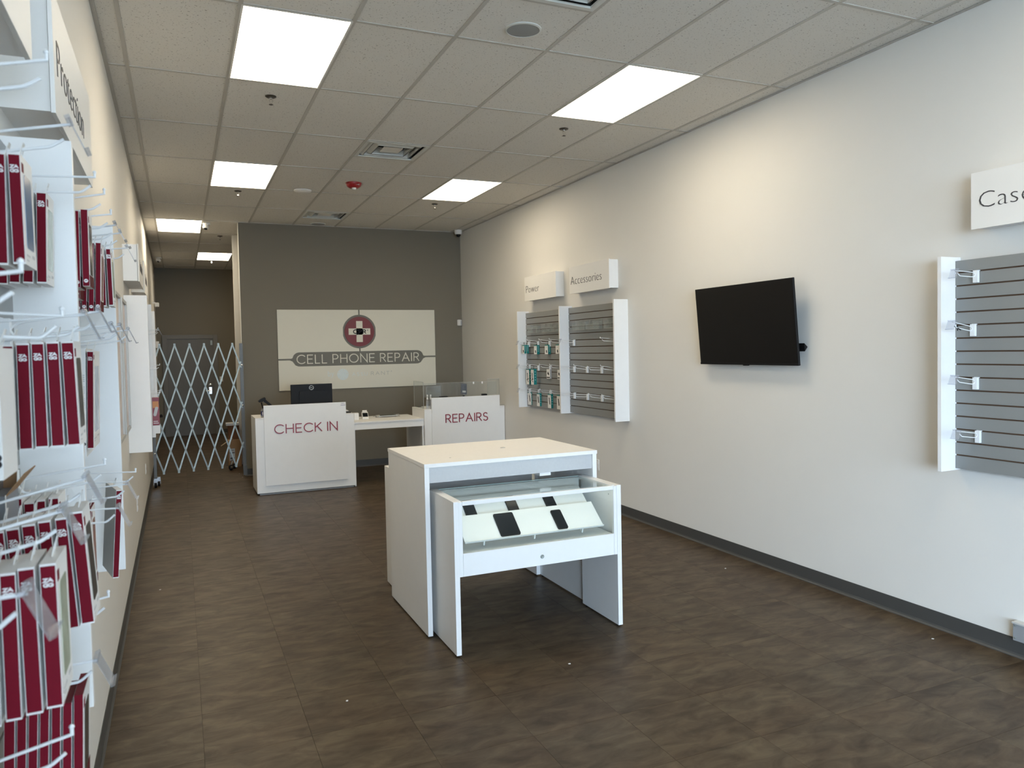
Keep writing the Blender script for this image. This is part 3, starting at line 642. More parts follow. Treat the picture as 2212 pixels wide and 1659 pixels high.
BOX = [
 ('pair', -3.039, .1, [(.0054,2.0720,.0036,1.9049,.0159),(.0245,2.0728,.0262,1.9069,.0163)], 'logo', 'blue', 'crimson spined box in the top left pair', ['cut off by the left edge', 'showing a blue phone picture on its front']),
 ('four', -2.631, .1, [(-.0624,2.0896,-.0676,1.9091,.0165),(-.0401,2.0911,-.0473,1.9114,.0165),(-.0183,2.0916,-.0249,1.9118,.0165),(.0034,2.0919,-.0017,1.9124,.0170)], 'logo', 'pale', 'crimson box in the top row stack of four', None),
 ('dots', -2.404, .09, [(.0374,2.0949,.0355,1.9234,.0116),(.0541,2.0984,.0529,1.9263,.0138)], 'dot', 'dark', 'dark red box with white dot near its foot', ['left of the upper pair', 'right of the upper pair']),
 ('slim', -2.098, .09, [(.0082,2.0589,.0036,1.8818,.0090),(.0233,2.0613,.0171,1.8855,.0108),(.0395,2.0631,.0333,1.8848,.0120),(.0555,2.0637,.0488,1.8868,.0119)], 'dot', 'rose', 'slim dark red box with low white dot in row of four', None),
 ('odd', -2.221, .09, [(.0183,2.0552,.0149,1.9102,.0123)], 'dot', 'dark', 'short dark red box with white dot, sticking out above the row of four', ['']),
 ('gpair', -1.900, .1, [(.0500,2.0739,.0500,1.9089,.0090),(.0641,2.0757,.0666,1.9111,.0124)], 'logo', 'pale', 'crimson box hanging farthest along the top row', ['half hidden behind another', 'in front, with white mark near its top']),
 ('five', -2.932, .1, [(-.0128,1.7873,-.0136,1.6132,.0163),(.0083,1.7893,.0076,1.6143,.0175),(.0290,1.7905,.0298,1.6163,.0175),(.0503,1.7913,.0525,1.6164,.0175),(.0715,1.7918,.0757,1.6171,.0178)], 'logo', 'dark', 'crimson spined box in the middle row of five', None),
 ('rear', -2.661, .1, [(-.0546,1.4956,-.0531,1.3379,.0171),(-.0347,1.4849,-.0336,1.3283,.0172),(-.0150,1.4879,-.0138,1.3305,.0154),(.0063,1.4910,.0077,1.3329,.0172)], 'logo', 'pale', 'white-topped crimson box in the rear group of four', None),
 ('mid', -3.006, .1, [(-.0231,1.4992,-.0150,1.3190,.0158),(-.0038,1.5022,.0062,1.3229,.0170),(.0174,1.5057,.0267,1.3270,.0178),(.0385,1.5092,.0483,1.3288,.0172),(.0612,1.5112,.0726,1.3315,.0156),(.0822,1.5188,.0932,1.3365,.0176)], 'logo', 'dark', 'leaning crimson box in the long row of six', None),
 ('front', -3.284, .1, [(.0175,1.4943,.0155,1.3084,.0165),(.0375,1.4986,.0378,1.3126,.0170),(.0570,1.5029,.0599,1.3159,.0175),(.0803,1.5047,.0821,1.3193,.0185)], 'logo', 'pale', 'big near crimson box with hanging tab, lower left', None),
 ('low', -2.949, .1, [(-.0290,1.1774,-.0362,1.0067,.0145),(-.0121,1.1797,-.0190,1.0080,.0133),(.0040,1.1824,-.0036,1.0099,.0133),(.0199,1.1851,.0123,1.0118,.0131),(.0364,1.1877,.0294,1.0134,.0132),(.0525,1.1914,.0459,1.0160,.0127),(.0689,1.2016,.0629,1.0268,.0139)], 'plain', 'dark', 'plain dark red box in the bottom left row of seven', None),
]
for key, y, wd, rows, st, pic, base, extra in BOX:
    n = len(rows)
    for i, (xt, zt, xb, zb, th) in enumerate(rows):
        l = base + (', ' + extra[i] if extra and extra[i] else (f', {ordn[i]} from the wall' if not extra else ''))
        s = 'dot' if st == 'plain' else st
        card_box(l, y, wd, xt, zt, xb, zb, th, s, pic if i == n-1 or st == 'dot' else None, {'five': 'crimson boxes on the middle row', 'low': 'dark red boxes on the bottom row'}.get(key, 'crimson boxes on the near left display'), tab=(key not in ('dots', 'low')))
card_box('tall crimson tablet box hanging beside the white one, past the end panel', -1.681, .2, -.0064, 1.7836, -.0154, 1.4845, .0165, 'logo', 'screen', 'tall tablet boxes')
card_box('tall white box with grey upright print, edge-on past the end panel', -1.681, .2, -.0250, 1.7906, -.0330, 1.4606, .0125, 'white', 'dark', 'tall tablet boxes')
card_box('tall twisted crimson box hanging alone, white and grey back showing', -1.556, .2, .0262, 1.3323, .0065, 1.0476, .0165, 'logo', 'screen', 'tall tablet boxes', twist=13)
card_box('white fronted box with dark red top, half behind leaning crimson boxes', -2.002, .1, -.0001, 1.3487, .0004, 1.1251, .0117, 'dot', 'rose', 'crimson boxes on the near left display')
card_box('white box edge cut off by the left edge, beside the row of five', -3.211, .1, .0190, 1.7788, .0190, 1.6050, .0122, 'white', None, 'crimson boxes on the near left display')
t = thing('open_carton', 'grey carton with torn brown cardboard top at the left edge', 'box', (-.058, -2.80, 1.535))
P('carton', BX(-.012, .012, -.06, .06, -.17, -.012).box(-.012, -.010, -.06, .06, -.012, 0), M('slate_card', (.22,.23,.25), .5), t)
P('flap', BX(-.001, .001, -.055, .055, 0, .05), KRAFT, t, (.011, 0, -.014), (0, R(38), 0)); P('inner_flap', BX(-.011, .011, -.001, .001, -.012, .03), KRAFT, t, (0, .05, -.01), (R(-25), 0, 0))
P('edge_strip', BX(.012, .0126, -.062, -.054, -.17, -.01), CARDW, t)
# red package on the far unit
t = thing('boxed_cable', 'red and orange package hanging low beyond the wide blank end panel', 'package', (.045, 2.72, 1.415))
P('carton', BX(-.026, .026, -.05, .05, -.23, 0), M('red_package', (.22,.012,.02), .4), t)
P('orange_panel', BX(-.022, .022, -.0512, -.0498, -.085, -.03), M('orange_print', (.55,.20,.03), .4), t)
P('picture', B().ext(rrect(.012, .04, .011), -.0514, -.0499, 'y'), CARDG, t, (0, 0, -.115), (0, R(14), 0))
P('base_print', BX(-.02, .02, -.0512, -.0498, -.215, -.21).box(-.02, .014, -.0512, -.0498, -.2, -.195), CARDW, t)
P('white_foot', BX(-.026, .028, -.0515, .05, -.30, -.232), CARDW, t)

# ================================================================== TEAL BOXES (Power bay)
def teal_box(label, x0, x1, y, wd, z0, z1, pic, white=False, name='charger_box'):
    """front faces -x (white with a picture), teal side faces -y"""
    t = thing(name, label, 'box', ((x0+x1)/2, y, z1), group='small charger boxes below the Power sign')
    h = z1-z0; X, Y = (x1-x0)/2, wd/2
    P('carton', BX(-X, X, -Y, Y, -h, 0), CARDG if white else TEAL, t)
    P('front', BX(-X-.0006, -X+.0002, -Y+.001, Y, -h, -.012 if not white else 0), CARDW, t)
    if pic == 'stand': b = B().rbar((0, .004, -h*.25), (0, -.002, -h*.68), .018, .0012, (1,0,0)).rbar((0, .022, -h*.70), (0, -.024, -h*.64), .012, .0012, (1,0,0)).rbar((0, .014, -h*.72), (0, -.018, -h*.84), .010, .0012, (1,0,0))
    elif pic == 'plug': b = B().rbar((0, .016, -h*.36), (0, -.012, -h*.52), .026, .0012, (1,0,0)).rbar((0, -.002, -h*.46), (0, -.016, -h*.60), .016, .0012, (1,0,0))
    elif pic == 'bank': b = B().ext([(.017, -h*.24), (-.004, -h*.27), (-.022, -h*.74), (-.001, -h*.74)], -.0006, .0006, 'x')
    else: b = B().rbar((0, .0, -h*.58), (0, -.010, -h*.86), .022, .0012, (1,0,0))
    P('picture', b, BLACK, t, (-X-.0008, 0, 0))
    if white: P('base_band', BX(-X-.0012, -X, -Y+.006, Y-.006, -h+.010, -h+.022), BLACK, t)
    else:
        s = B()
        for k in range(4): s.box(-X*.35, X*.35, -.0008, .0004, -h*(.22+.17*k), -h*(.22+.17*k)+.012)
        P('side_print', s, TEALD, t, (0, -Y, 0))
    P('fine_print', BX(-X-.0010, -X, -.022, .022, -.030, -.026).box(-X-.0010, -X, -.022, .006, -.040, -.037), CARDG, t)
    P('hang_tab', BX(-.0008, .0008, -.010, -.005, 0, .03).box(-.0008, .0008, .005, .010, 0, .03).box(-.0008, .0008, -.010, .010, .03, .036), BLACK, t)
for a in ((4.283, 4.309, 4.610, .066, 1.699, 1.809, 'dot', 'small teal and white charger box, front one of the upper left pair'), (4.316, 4.347, 4.610, .066, 1.699, 1.809, 'dot', 'small teal charger box, rear one of the upper left pair'),
          (4.336, 4.374, 4.352, .085, 1.690, 1.805, 'dot', 'teal and white charger box, second along in the upper row'), (4.337, 4.374, 4.035, .09, 1.690, 1.805, 'dot', 'teal and white charger box, third along in the upper row'), (4.332, 4.365, 3.725, .09, 1.695, 1.805, 'dot', 'charger box in the upper row half hidden by the middle panel'),
          (4.340, 4.371, 4.613, .09, 1.301, 1.500, 'stand', 'long teal box with stand picture, left of the middle row pair'), (4.283, 4.323, 4.345, .085, 1.308, 1.506, 'stand', 'long teal box with stand picture, right of the middle row pair'),
          (4.364, 4.3745, 4.618, .105, 1.034, 1.198, 'bank', 'teal box with black power bank picture, first in the bottom row'), (4.349, 4.374, 4.322, .085, 1.034, 1.197, 'bank', 'narrow teal box with black power bank, second in the bottom row'),
          (4.346, 4.374, 3.995, .09, 1.030, 1.202, 'bank', 'teal box with black power bank, third in the bottom row'), (4.329, 4.366, 3.712, .09, 1.034, 1.203, 'bank', 'bottom row power bank box half hidden by the middle panel')):
    teal_box(a[7], *a[:6], a[6])
teal_box('small white box with black plug picture, alone in the middle row', 4.354, 4.3745, 4.03, .095, 1.389, 1.504, 'plug', True)
teal_box('small white plug box in the middle row, half behind the middle panel', 4.345, 4.372, 3.715, .095, 1.39, 1.502, 'plug', True)

# clear acrylic brochure holders on the top row
for k, (y0, y1, l) in enumerate(((4.27, 4.56, 'clear acrylic tray of empty pockets, left one below the Power sign'), (3.75, 4.13, 'clear acrylic tray of empty pockets, right one below the Power sign'), (3.03, 3.335, 'clear acrylic tray, left of three on the Accessories slatwall'), (2.715, 3.008, 'clear acrylic tray, middle of three on the Accessories slatwall'), (2.43, 2.61, 'clear acrylic tray, right of three beside the white end panel'))):
    t = thing('acrylic_tray', l, 'tray', (XR-.048, (y0+y1)/2, 1.96), group='clear acrylic trays on the slatwall'); hw = (y1-y0)/2
    P('back', BX(-.004, -.001, -hw, hw, 0, .105), ACRYL, t); P('front', BX(-.048, -.045, -hw, hw, 0, .055), ACRYL, t); P('bottom', BX(-.045, -.004, -hw, hw, 0, .003), ACRYL, t)
    for q in (-hw, -hw*.15, hw-.003): P('divider', BX(-.045, -.004, q, q+.003, .003, .085), ACRYL, t)
    P('rim', BX(-.049, -.045, -hw, hw, .055, .0575).box(-.004, -.001, -hw, hw, .105, .1075).box(-.049, -.045, -hw, hw, -.0015, .0015), M('acrylic_edge', (.42,.42,.39), .2), t)

# ================================================================== NESTING DISPLAY TABLES (centre)
TB = (1.571, .036)
t = thing('display_table', 'tall white nesting table with thick top in the middle of the floor', 'table', (2.170, .49, 0))
def tx(a, b, c, d, e, f): return BX(a-2.170, b-2.170, c-.49, d-.49, e, f)
P('top', tx(1.571, 2.771, .034, .935, 1.050, 1.074), WHITEG, t, bevel=.0012)
for x in (1.5735, 2.7385): P('side_panel', tx(x, x+.030, .040, .930, .012, 1.050), WHITE, t, bevel=.0012)
P('apron', tx(1.6035, 2.7385, .056, .074, .952, 1.048), M('brushed_pale_laminate', (.50,.51,.52), .35, var=.06, scale=60), t); P('apron', tx(1.6035, 2.7385, .900, .918, .952, 1.048), WHITEG, t, bevel=.001)
P('brace', tx(2.36, 2.44, .07, .90, .93, .952), WHITE, t)
for x in (1.5805, 2.7455):
    for y in (.09, .88): P('foot', B().lathe([(.012, 0), (.012, .012)], 12), BLACK, t, (x-2.170+.008, y-.49, 0))
P('cable_cap', B().lathe([(.018,0),(.018,.0025),(.014,.0035),(0,.0035)], 20), CARDG, t, (2.28-2.17, .5-.49, 1.074), smooth=True)
P('screw_cap', B().lathe([(.006,0),(.006,.002),(0,.002)], 10), CARDG, t, (1.80-2.17, .22-.49, 1.074))

def case(label, y0, y1, front):
    """low nesting unit with a glazed top; front = -1 faces the viewer"""
    t = thing('glass_display_case', label, 'display case', (2.1855, (y0+y1)/2, 0), group='low nesting glass display cases'); D = (y1-y0)/2; W = .5525
    for sx in (-1, 1):
        P('side_panel', BX(min(sx*W, sx*(W-.030)), max(sx*W, sx*(W-.030)), -D, D, .010, .897), WHITE, t, bevel=.0012)
        P('inner_stile', BX(min(sx*(W-.0305), sx*(W-.052)), max(sx*(W-.0305), sx*(W-.052)), -D+.002, -D+.028, .462, .893), WHITE, t, bevel=.001)
        for q in (-D+.04, D-.04): P('foot', B().lathe([(.011, 0), (.011, .010)], 12), BLACK, t, (sx*(W-.015), q, 0))
    i = W-.053
    fp = P('lower_panel', BX(-i, i, -D+.002, -D+.018, .462, .595), WHITE, t, bevel=.0012)
    P('lock', B().lathe([(.012, 0), (.012, .003), (.009, .005), (.005, .004), (0, .004)], 20), STEEL, fp, (.0, -D+.002, .515), (R(90), 0, 0), smooth=True)
    P('deck', BX(-i, i, -D+.018, D-.004, .575, .592), WHITE, t)
    P('underside', BX(-i, i, -D+.018, D-.004, .462, .470), WHITE, t)
    P('back_panel', BX(-i, i, D-.016, D-.002, .462, .885), WHITE, t)
    P('top_rail', BX(-i, i, -D+.002, -D+.022, .872, .896), WHITE, t, bevel=.001)
    for sx in (-1, 1): P('top_rail', BX(min(sx*(i-.0), sx*(W-.031)), max(sx*i, sx*(W-.031)), -D+.028, D-.002, .872, .8955), WHITE, t)
    P('light_strip', BX(-i+.02, i-.02, -D+.024, -D+.036, .868, .872), M('case_led_strip', (.9,.9,.9), .5, emit=((1.0,.96,.86), 7.0)), t)
    P('front_glass', BX(-i, i, -D+.008, -D+.013, .595, .872), GLASS, t)
    P('top_glass', BX(-i, i, -D+.022, D-.003, .884, .890), GLASS, t)
    P('glass_edge', BX(-i, i, D-.010, D-.003, .890, .8935), GLASSEDGE, t)
    for sx in (-1, 1):
        for q in (-D+.06, D-.05): P('screw', B().lathe([(.005, 0), (.005, .002), (0, .003)], 10), STEEL, t, (sx*i, q, .835), (0, R(-90*sx), 0))
    if front > 0: t.rotation_euler = (0, 0, math.pi)
    return t
case('low white glass-topped case with phones inside, pulled out towards the viewer', -.318, .158, -1)
case('low white nesting case showing only its corner behind the tall table', .905, 1.298, 1)
def phone_tray(label, yb, zb, yt, zt):
    """tilted display tray; returns the tray, its slope angle and length"""
    L = math.hypot(yt-yb, zt-zb); a = math.atan2(zt-zb, yt-yb)
    t = thing('phone_tray', label, 'tray', (2.18, yb, zb), (a, 0, 0), 'tilted white phone trays in the glass case')
    P('plate', BX(-.462, .462, 0, L, -.003, 0), WHITE, t); P('lip', BX(-.462, .462, -.002, .001, -.003, .010), WHITE, t)
    for x in (-.33, .0, .33): P('support', B().ext([(.02, -.003), (.06, -.003), (.02+.01, -.06)], x-.004, x+.004, 'x').rbar((x, .03, -.003), (x, .012, -.055), .010, .008, (1,0,0)), WHITE, t)
    return t, a, L
TR = [phone_tray('front tilted white tray in the glass case, holding two devices', -.262, .640, -.103, .765), phone_tray('rear tilted white tray in the glass case, holding three phones', -.085, .722, .070, .845)]
def phone(tr, x, u, wd, ht, label, name='smartphone', cat='phone'):
    t, a, L = tr
    o = tag(link(name, None, None, t.location, (a, 0, 0)), label, cat, 'dark devices shown in the glass case')
    mat = Matrix.Translation(t.location) @ Matrix.Rotation(a, 4, 'X') @ Matrix.Translation((x-2.18, u, .0005))
    o.matrix_world = mat
    P('case', B().ext(rrect(wd/2, ht/2, .010), 0, .0075), BLACK, o, (0, ht/2, 0)); P('screen', B().ext(rrect(wd/2-.003, ht/2-.003, .008), .0075, .0081), SCREEN, o, (0, ht/2, 0))
    return o
phone(TR[0], 2.013, .012, .128, .172, 'black tablet lying on the front tray in the glass case', 'tablet', 'tablet')
phone(TR[0], 2.363, .012, .070, .150, 'black phone lying on the front tray, right of the tablet')
for x, l in ((1.838, 'left one of three black phones on the rear tray'), (2.12, 'middle one of three black phones on the rear tray'), (2.383, 'right one of three black phones on the rear tray')): phone(TR[1], x, .012, .072, .150, l)

# ================================================================== COUNTERS
def counter(name, label, x0, x1, y0, y1, text, tw, tx0, tz0, th, px0, px1):
    t = thing(name, label, 'counter', ((x0+x1)/2, (y0+y1)/2, 0)); X, Y = (x1-x0)/2, (y1-y0)/2; cx, cy = t.location.x, t.location.y
    P('plinth', BX(-X+.03, X-.03, -Y+.015, Y, 0, .024), M('dark_metal_plinth', (.05,.05,.05), .35), t); P('plinth_strip', BX(-X+.03, X-.02, -Y+.010, -Y+.0148, .006, .012), ALU, t)
    P('front_panel', BX(-X, X, -Y, -Y+.025, .024, .946), WHITE, t, bevel=.0015)
    for sx in (-1, 1): P('side_panel', BX(min(sx*X, sx*(X-.025)), max(sx*X, sx*(X-.025)), -Y+.0255, Y, .024, .946), WHITE, t, bevel=.0012)
    P('top', BX(-X, X, -Y, Y, .947, .966), WHITEG, t, bevel=.0012)
    P('shelf', BX(-X+.026, X-.026, -Y+.03, Y-.02, .5, .52), WHITE, t)
    pn = P('name_panel', BX(px0-cx, px1-cx, -Y-.021, -Y-.0005, .117, 1.119), WHITE, t, bevel=.0015)
    P('lettering', strokes(B(), text, 0, 0, th, .0125, .006, tw, gap=.26, space=.36), REDINK, pn, (tx0-cx, -Y-.021, tz0), FACE_S)
    return t
counter('reception_counter', 'white reception counter lettered CHECK IN beside the gate', 1.068, 2.288, 5.594, 6.194, 'CHECK IN', .783, 1.288, .758, .120, 1.169, 2.182)
counter('reception_counter', 'white reception counter lettered REPAIRS against the right wall', 3.237, 4.412, 5.594, 6.194, 'REPAIRS', .625, 3.526, .767, .120, 3.335, 4.333)
t = thing('counter_desk', 'white lower desk bridging the CHECK IN and REPAIRS counters', 'desk', (2.7625, 6.03, 0))
P('top', BX(-.473, .473, -.41, .42, .826, .8445), WHITEG, t, bevel=.001); P('apron', BX(-.473, .473, -.40, -.382, .742, .826), WHITE, t); [P('support', BX(x, x+.018, -.38, .42, .0, .742), WHITE, t) for x in (-.473, .455)]

# things on and behind the counters
t = thing('computer_monitor', 'black computer monitor seen from behind, standing behind the CHECK IN panel', 'monitor', (1.813, 5.95, .966))
P('shell', BX(-.266, .266, -.012, .018, .075, .386), BLACK, t, bevel=.004)
P('back_bulge', B().ext(rrect(.16, .10, .03), -.035, -.012, 'y'), BLACK, t, (0, 0, .20))
P('stand', BX(-.03, .03, -.03, .0, .0, .2).box(-.10, .10, -.08, .08, 0, .012), BLACK, t)
lg = P('ring_logo', B().lathe([(.024, 0), (.024, .0008), (.030, .0008), (.030, 0)], 28), ALU, t, (-.004, -.012, .340), FACE_S)
P('logo_letters', strokes(B(), 'DELL', -.017, -.0055, .011, .0024, .0008, .034, gap=.16), ALU, lg)
P('sticker', BX(-.133, -.077, -.0132, -.012, .155, .168), LOGOW, t)
t = thing('barcode_scanner', 'black barcode scanner resting in its stand on the CHECK IN counter', 'scanner', (1.19, 5.75, .966))
P('stand', BX(-.035, .035, -.04, .04, 0, .006).tube([(0, .01, .004), (-.012, .01, .12), (-.028, 0, .185)], .008, 8), BLACK, t)
P('head', B().ext([(-.070, .205), (-.030, .235), (.012, .253), (.028, .228), (-.012, .195), (-.055, .185)], -.03, .03, 'y'), BLACK, t, bevel=.006)
P('grip', B().ext([(.010, .232), (.030, .215), (.098, .148), (.090, .128), (.062, .140), (-.002, .196)], -.014, .014, 'y'), BLACK, t, bevel=.005)
P('trigger', BX(.0, .014, -.008, .008, .183, .198), M('blue_trigger', (.03,.05,.16), .4), t)
t = thing('spray_bottle', 'clear bottle with navy label on the CHECK IN counter end', 'bottle', (1.168, 5.72, .966))
P('body', B().lathe([(.020, 0), (.020, .085), (.012, .10), (.012, .11)], 16), CLEARP, t, smooth=True); P('label', B().lathe([(.0206, .02), (.0206, .075)], 16), M('navy_label', (.02,.025,.10), .4), t); P('label_text', BX(-.004, .004, -.0212, -.0206, .03, .066), LOGOW, t)
t = thing('notice_card', 'small printed card stuck in the top corner of CHECK IN panel', 'card', (2.142, 5.5715, 1.092))
P('card', BX(-.032, .034, -.0012, .0, -.024, .022), CARDW, t)
bb = B(); [bb.box(-.026+.012*k, -.018+.012*k, -.0018, -.0012, -.016, -.010) for k in range(5)]; bb.box(-.018, .012, -.0018, -.0012, .011, .014); [bb.box(-.02+.014*k, -.014+.014*k, -.0018, -.0012, .0, .004) for k in range(4)]
P('print', bb, M('violet_print', (.16,.13,.36), .5), t)
tag(P('dark_tray', BX(2.19, 2.272, 5.70, 5.86, .966, .978), BLACK, bevel=.002), 'flat black tray on the CHECK IN counter, right of name panel', 'tray')
tag(P('paper_stack', BX(2.15, 2.275, 5.88, 6.15, .966, .985), CARDW, rot=(0,0,0)), 'low stack of white paper on the CHECK IN counter', 'paper')
tag(P('white_carton', BX(2.368, 2.43, 5.97, 6.06, .8445, .935), CARDW, bevel=.002), 'small plain white carton on the desk beside CHECK IN counter', 'box')
t = thing('payment_terminal', 'white handheld card payment terminal with black screen on the desk', 'card reader', (2.535, 6.07, .8445), (0,0,R(-8)))
P('body', B().ext([(-.10, 0), (.07, 0), (.07, .085), (.045, .095), (-.10, .026)], -.042, .042, 'x'), WPLAS, t, bevel=.008)
sl = math.atan2(.095-.026, .145)
P('screen', BX(-.034, .034, -.055, .045, 0, .002), SCREEN, t, (0, -.032, .0585), (sl, 0, 0)); P('paper_roll', B().tube([(-.03, .058, .095), (.03, .058, .095)], .018, 12), WPLAS, t, smooth=True)
P('cable', B().tube([(-.042, .03, .012), (-.09, .03, .006), (-.13, .06, .006)], .004, 6), WPLAS, t)
t = thing('tablet_holder', 'silver tablet lying flat in a metal security bracket on the desk', 'tablet', (2.875, 6.23, .8445), (0,0,R(2)))
P('tablet', BX(-.13, .13, -.085, .085, .012, .020), M('dark_green_glass', (.05,.09,.085), .12), t); P('rim', BX(-.135, -.13, -.09, .09, .008, .022).box(.13, .135, -.09, .09, .008, .022).box(-.13, .13, -.09, -.085, .008, .022), ALU, t)
for sx in (-1, 1): P('bracket', B().ext([(-.10, 0), (-.06, .03), (-.02, .03), (.0, .0)], min(sx*.115, sx*.165), max(sx*.115, sx*.165), 'x').rbar((sx*.13, .06, .004), (sx*.165, .11, .004), .015, .006, (0,0,1)), ALU, t)
t = thing('acrylic_shield', 'clear acrylic sneeze shield standing on the REPAIRS counter', 'shield', (3.82, 5.72, .966))
P('left_pane', BX(-.555, -.551, .0, .46, 0, .365), ACRYL, t); P('front_pane', BX(-.551, .53, 0, .004, .155, .345), ACRYL, t); P('right_pane', BX(.40, .58, .03, .034, .0, .375), ACRYL, t)
ed = M('acrylic_edge', (.42,.42,.39), .2)
P('pane_edge', BX(-.5558, -.5502, .458, .462, 0, .365).box(-.5558, -.5502, -.002, .002, 0, .365).box(-.5558, -.5502, 0, .46, .363, .3665).box(-.551, .53, -.0005, .0045, .343, .3465).box(.578, .582, .029, .035, 0, .375).box(.398, .402, .029, .035, 0, .375).box(.40, .58, .029, .035, .373, .377), ed, t)
P('inner_pocket', BX(-.50, -.30, .03, .033, .02, .30), ACRYL, t); P('pocket_edge', BX(-.502, -.498, .029, .034, .02, .30).box(-.302, -.298, .029, .034, .02, .30).box(-.50, -.30, .029, .034, .298, .302), ed, t)
for x in (.17, .30): P('clip', BX(x, x+.02, -.004, .008, .315, .345), WPLAS, t)
for k, x in enumerate((3.302, 3.349)):
    t = thing('spray_bottle', ('clear spray bottle with white pump, left of the pair on REPAIRS counter', 'clear spray bottle with white pump, next to the REPAIRS panel')[k], 'bottle', (x, 5.655, .966), group='clear spray bottles on the counter')
    P('body', B().lathe([(.019, 0), (.0195, .004), (.0195, .105), (.010, .122), (.010, .132)], 18), CLEARP, t, smooth=True); P('pump', B().lathe([(.012, .130), (.012, .150), (.006, .155), (.006, .172), (.009, .174), (.009, .192), (0, .196)], 14).rbar((0, 0, .183), (0, -.02, .183), .008, .008, (1,0,0)), WPLAS, t, smooth=True)
t = thing('card_reader', 'navy pin pad terminal tilted on a stand behind REPAIRS panel', 'card reader', (3.90, 5.86, .966))
P('stand', B().lathe([(.05, 0), (.05, .012), (.016, .02), (.016, .16)], 16), BLACK, t, smooth=True); P('body', BX(-.045, .045, -.012, .012, -.07, .085), M('navy_plastic', (.02,.03,.055), .4), t, (0, -.01, .235), (R(-14), R(6), 0), bevel=.008); P('keys', BX(-.025, .025, -.0135, -.012, -.045, -.02), CARDG, t, (0, -.01, .235), (R(-14), R(6), 0))
tag(P('dark_device', BX(3.50, 3.60, 5.66, 5.74, .966, 1.128), BLACK, bevel=.004), 'dark device top just showing behind the REPAIRS panel, left', 'device')
tag(P('dark_device', BX(4.12, 4.18, 5.66, 5.74, .966, 1.138), BLACK, bevel=.004), 'dark device top just showing behind the REPAIRS panel, right', 'device')
tag(P('flat_pad', BX(3.285, 3.335, 6.07, 6.16, .966, .974), BLACK), 'thin black pad at the rear left of the REPAIRS counter', 'pad')

# ================================================================== WALL SIGN
t = thing('wall_sign', 'large cream wall sign with red cross disc and grey lettering bar', 'sign', (2.7565, YB, 0))
BAR = M('sign_grey', (.155,.145,.118), .55)
P('backing', BX(-1.198, 1.198, -.012, -.002, 1.213, 2.404), BAR, t)
def cream_panel(x0, x1, z0, z1, cutters):
    """a quarter of the sign face with the round badge and the lettering bar cut away"""
    nx, nz = 60, 30; b = B(); 
    poly = [(x0, z0)]
    def keep(x, z): return not any(c(x, z) for c in cutters)
    xs = [x0+(x1-x0)*k/nx for k in range(nx+1)]
    for k in range(nx):
        xa, xb = xs[k], xs[k+1]; xm = (xa+xb)/2
        def lim(x):
            lo, hi = z0, z1
            dx = abs(x)
            if dx < RC: hz = math.sqrt(RC*RC-dx*dx); lo_, hi_ = ZD-hz, ZD+hz
            else: lo_ = hi_ = None
            return lo_, hi_
        # vertical strips split by badge and bar
        segs = [(z0, z1, z0, z1)]
        def span(x):
            out = [(z0, z1)]
            for f in cutters:
                s = f(x)
                if not s: continue
                a, c = s; new = []
                for p, q in out:
                    if c <= p or a >= q: new.append((p, q)); continue
                    if a > p: new.append((p, a))
                    if c < q: new.append((c, q))
                out = new
            return out
        sa, sb = span(xa+1e-5), span(xb-1e-5)
        if len(sa) != len(sb): sa = sb = span(xm)
        for (p0, q0), (p1, q1) in zip(sa, sb):
            b.add([(xa,-.020,p0),(xb,-.020,p1),(xb,-.020,q1),(xa,-.020,q0),(xa,-.012,p0),(xb,-.012,p1),(xb,-.012,q1),(xa,-.012,q0)],
                  [(0,1,2,3),(7,6,5,4),(0,4,5,1),(1,5,6,2),(2,6,7,3),(3,7,4,0)])
    return P('cream_panel', b, M('cream_sign_face', (.70,.665,.55), .5, var=.01), t)
RC, ZD = .256, 2.073
badge = lambda x: (ZD-math.sqrt(RC*RC-x*x), ZD+math.sqrt(RC*RC-x*x)) if abs(x) < RC else None
def pill(x):
    r, hw, zc = .105, 1.002, 1.668
    if abs(x) > hw: return None
    e = hw-r; q = r if abs(x) <= e else math.sqrt(max(0, r*r-(abs(x)-e)**2))
    return (zc-q, zc+q)
cream_panel(-1.198, -.011, 1.682, 2.404, [badge, pill]); cream_panel(.011, 1.198, 1.682, 2.404, [badge, pill]); cream_panel(-1.198, 1.198, 1.213, 1.658, [pill])
P('badge', B().lathe([(.226, 0), (.226, .010), (0, .010)], 48), M('deep_red_badge', (.165,.012,.014), .45), t, (.0, -.012, ZD), FACE_S)
P('cross', BX(-.165, .165, -.027, -.0222, ZD-.048, ZD+.048).box(-.048, .048, -.027, -.0222, ZD-.160, ZD+.160), M('cream_sign_face', (0,0,0)), t)
P('badge_letters', strokes(B(), 'CPR', 0, 0, .068, .0125, .002, .200, gap=.30), BLACK, t, (-.099, -.027, ZD-.035), FACE_S)
P('registered_mark', B().lathe([(.006,0),(.006,.001),(.009,.001),(.009,0)], 14), INK, t, (.122, -.027, ZD+.020), FACE_S)
P('bar_letters', strokes(B(), 'CELL PHONE REPAIR', 0, 0, .138, .0135, .008, 1.872, gap=.29, space=.42), M('cream_sign_face', (0,0,0)), t, (-.940, -.012, 1.600), FACE_S)
PALE = M('silver_print', (.66,.72,.70), .3); PALE2 = M('grey_silver_print', (.47,.47,.42), .35)
P('by_letters', text_mesh('by_letters', 'by', .092, .085, .001, PALE, -.004), PALE, t, (-.492, -.020, 1.404), FACE_S)
kn = P('knot_logo', B().lathe([(.086, 0), (.086, .0012), (0, .0012)], 36), PALE, t, (-.268, -.020, 1.427), FACE_S)
kb = B()
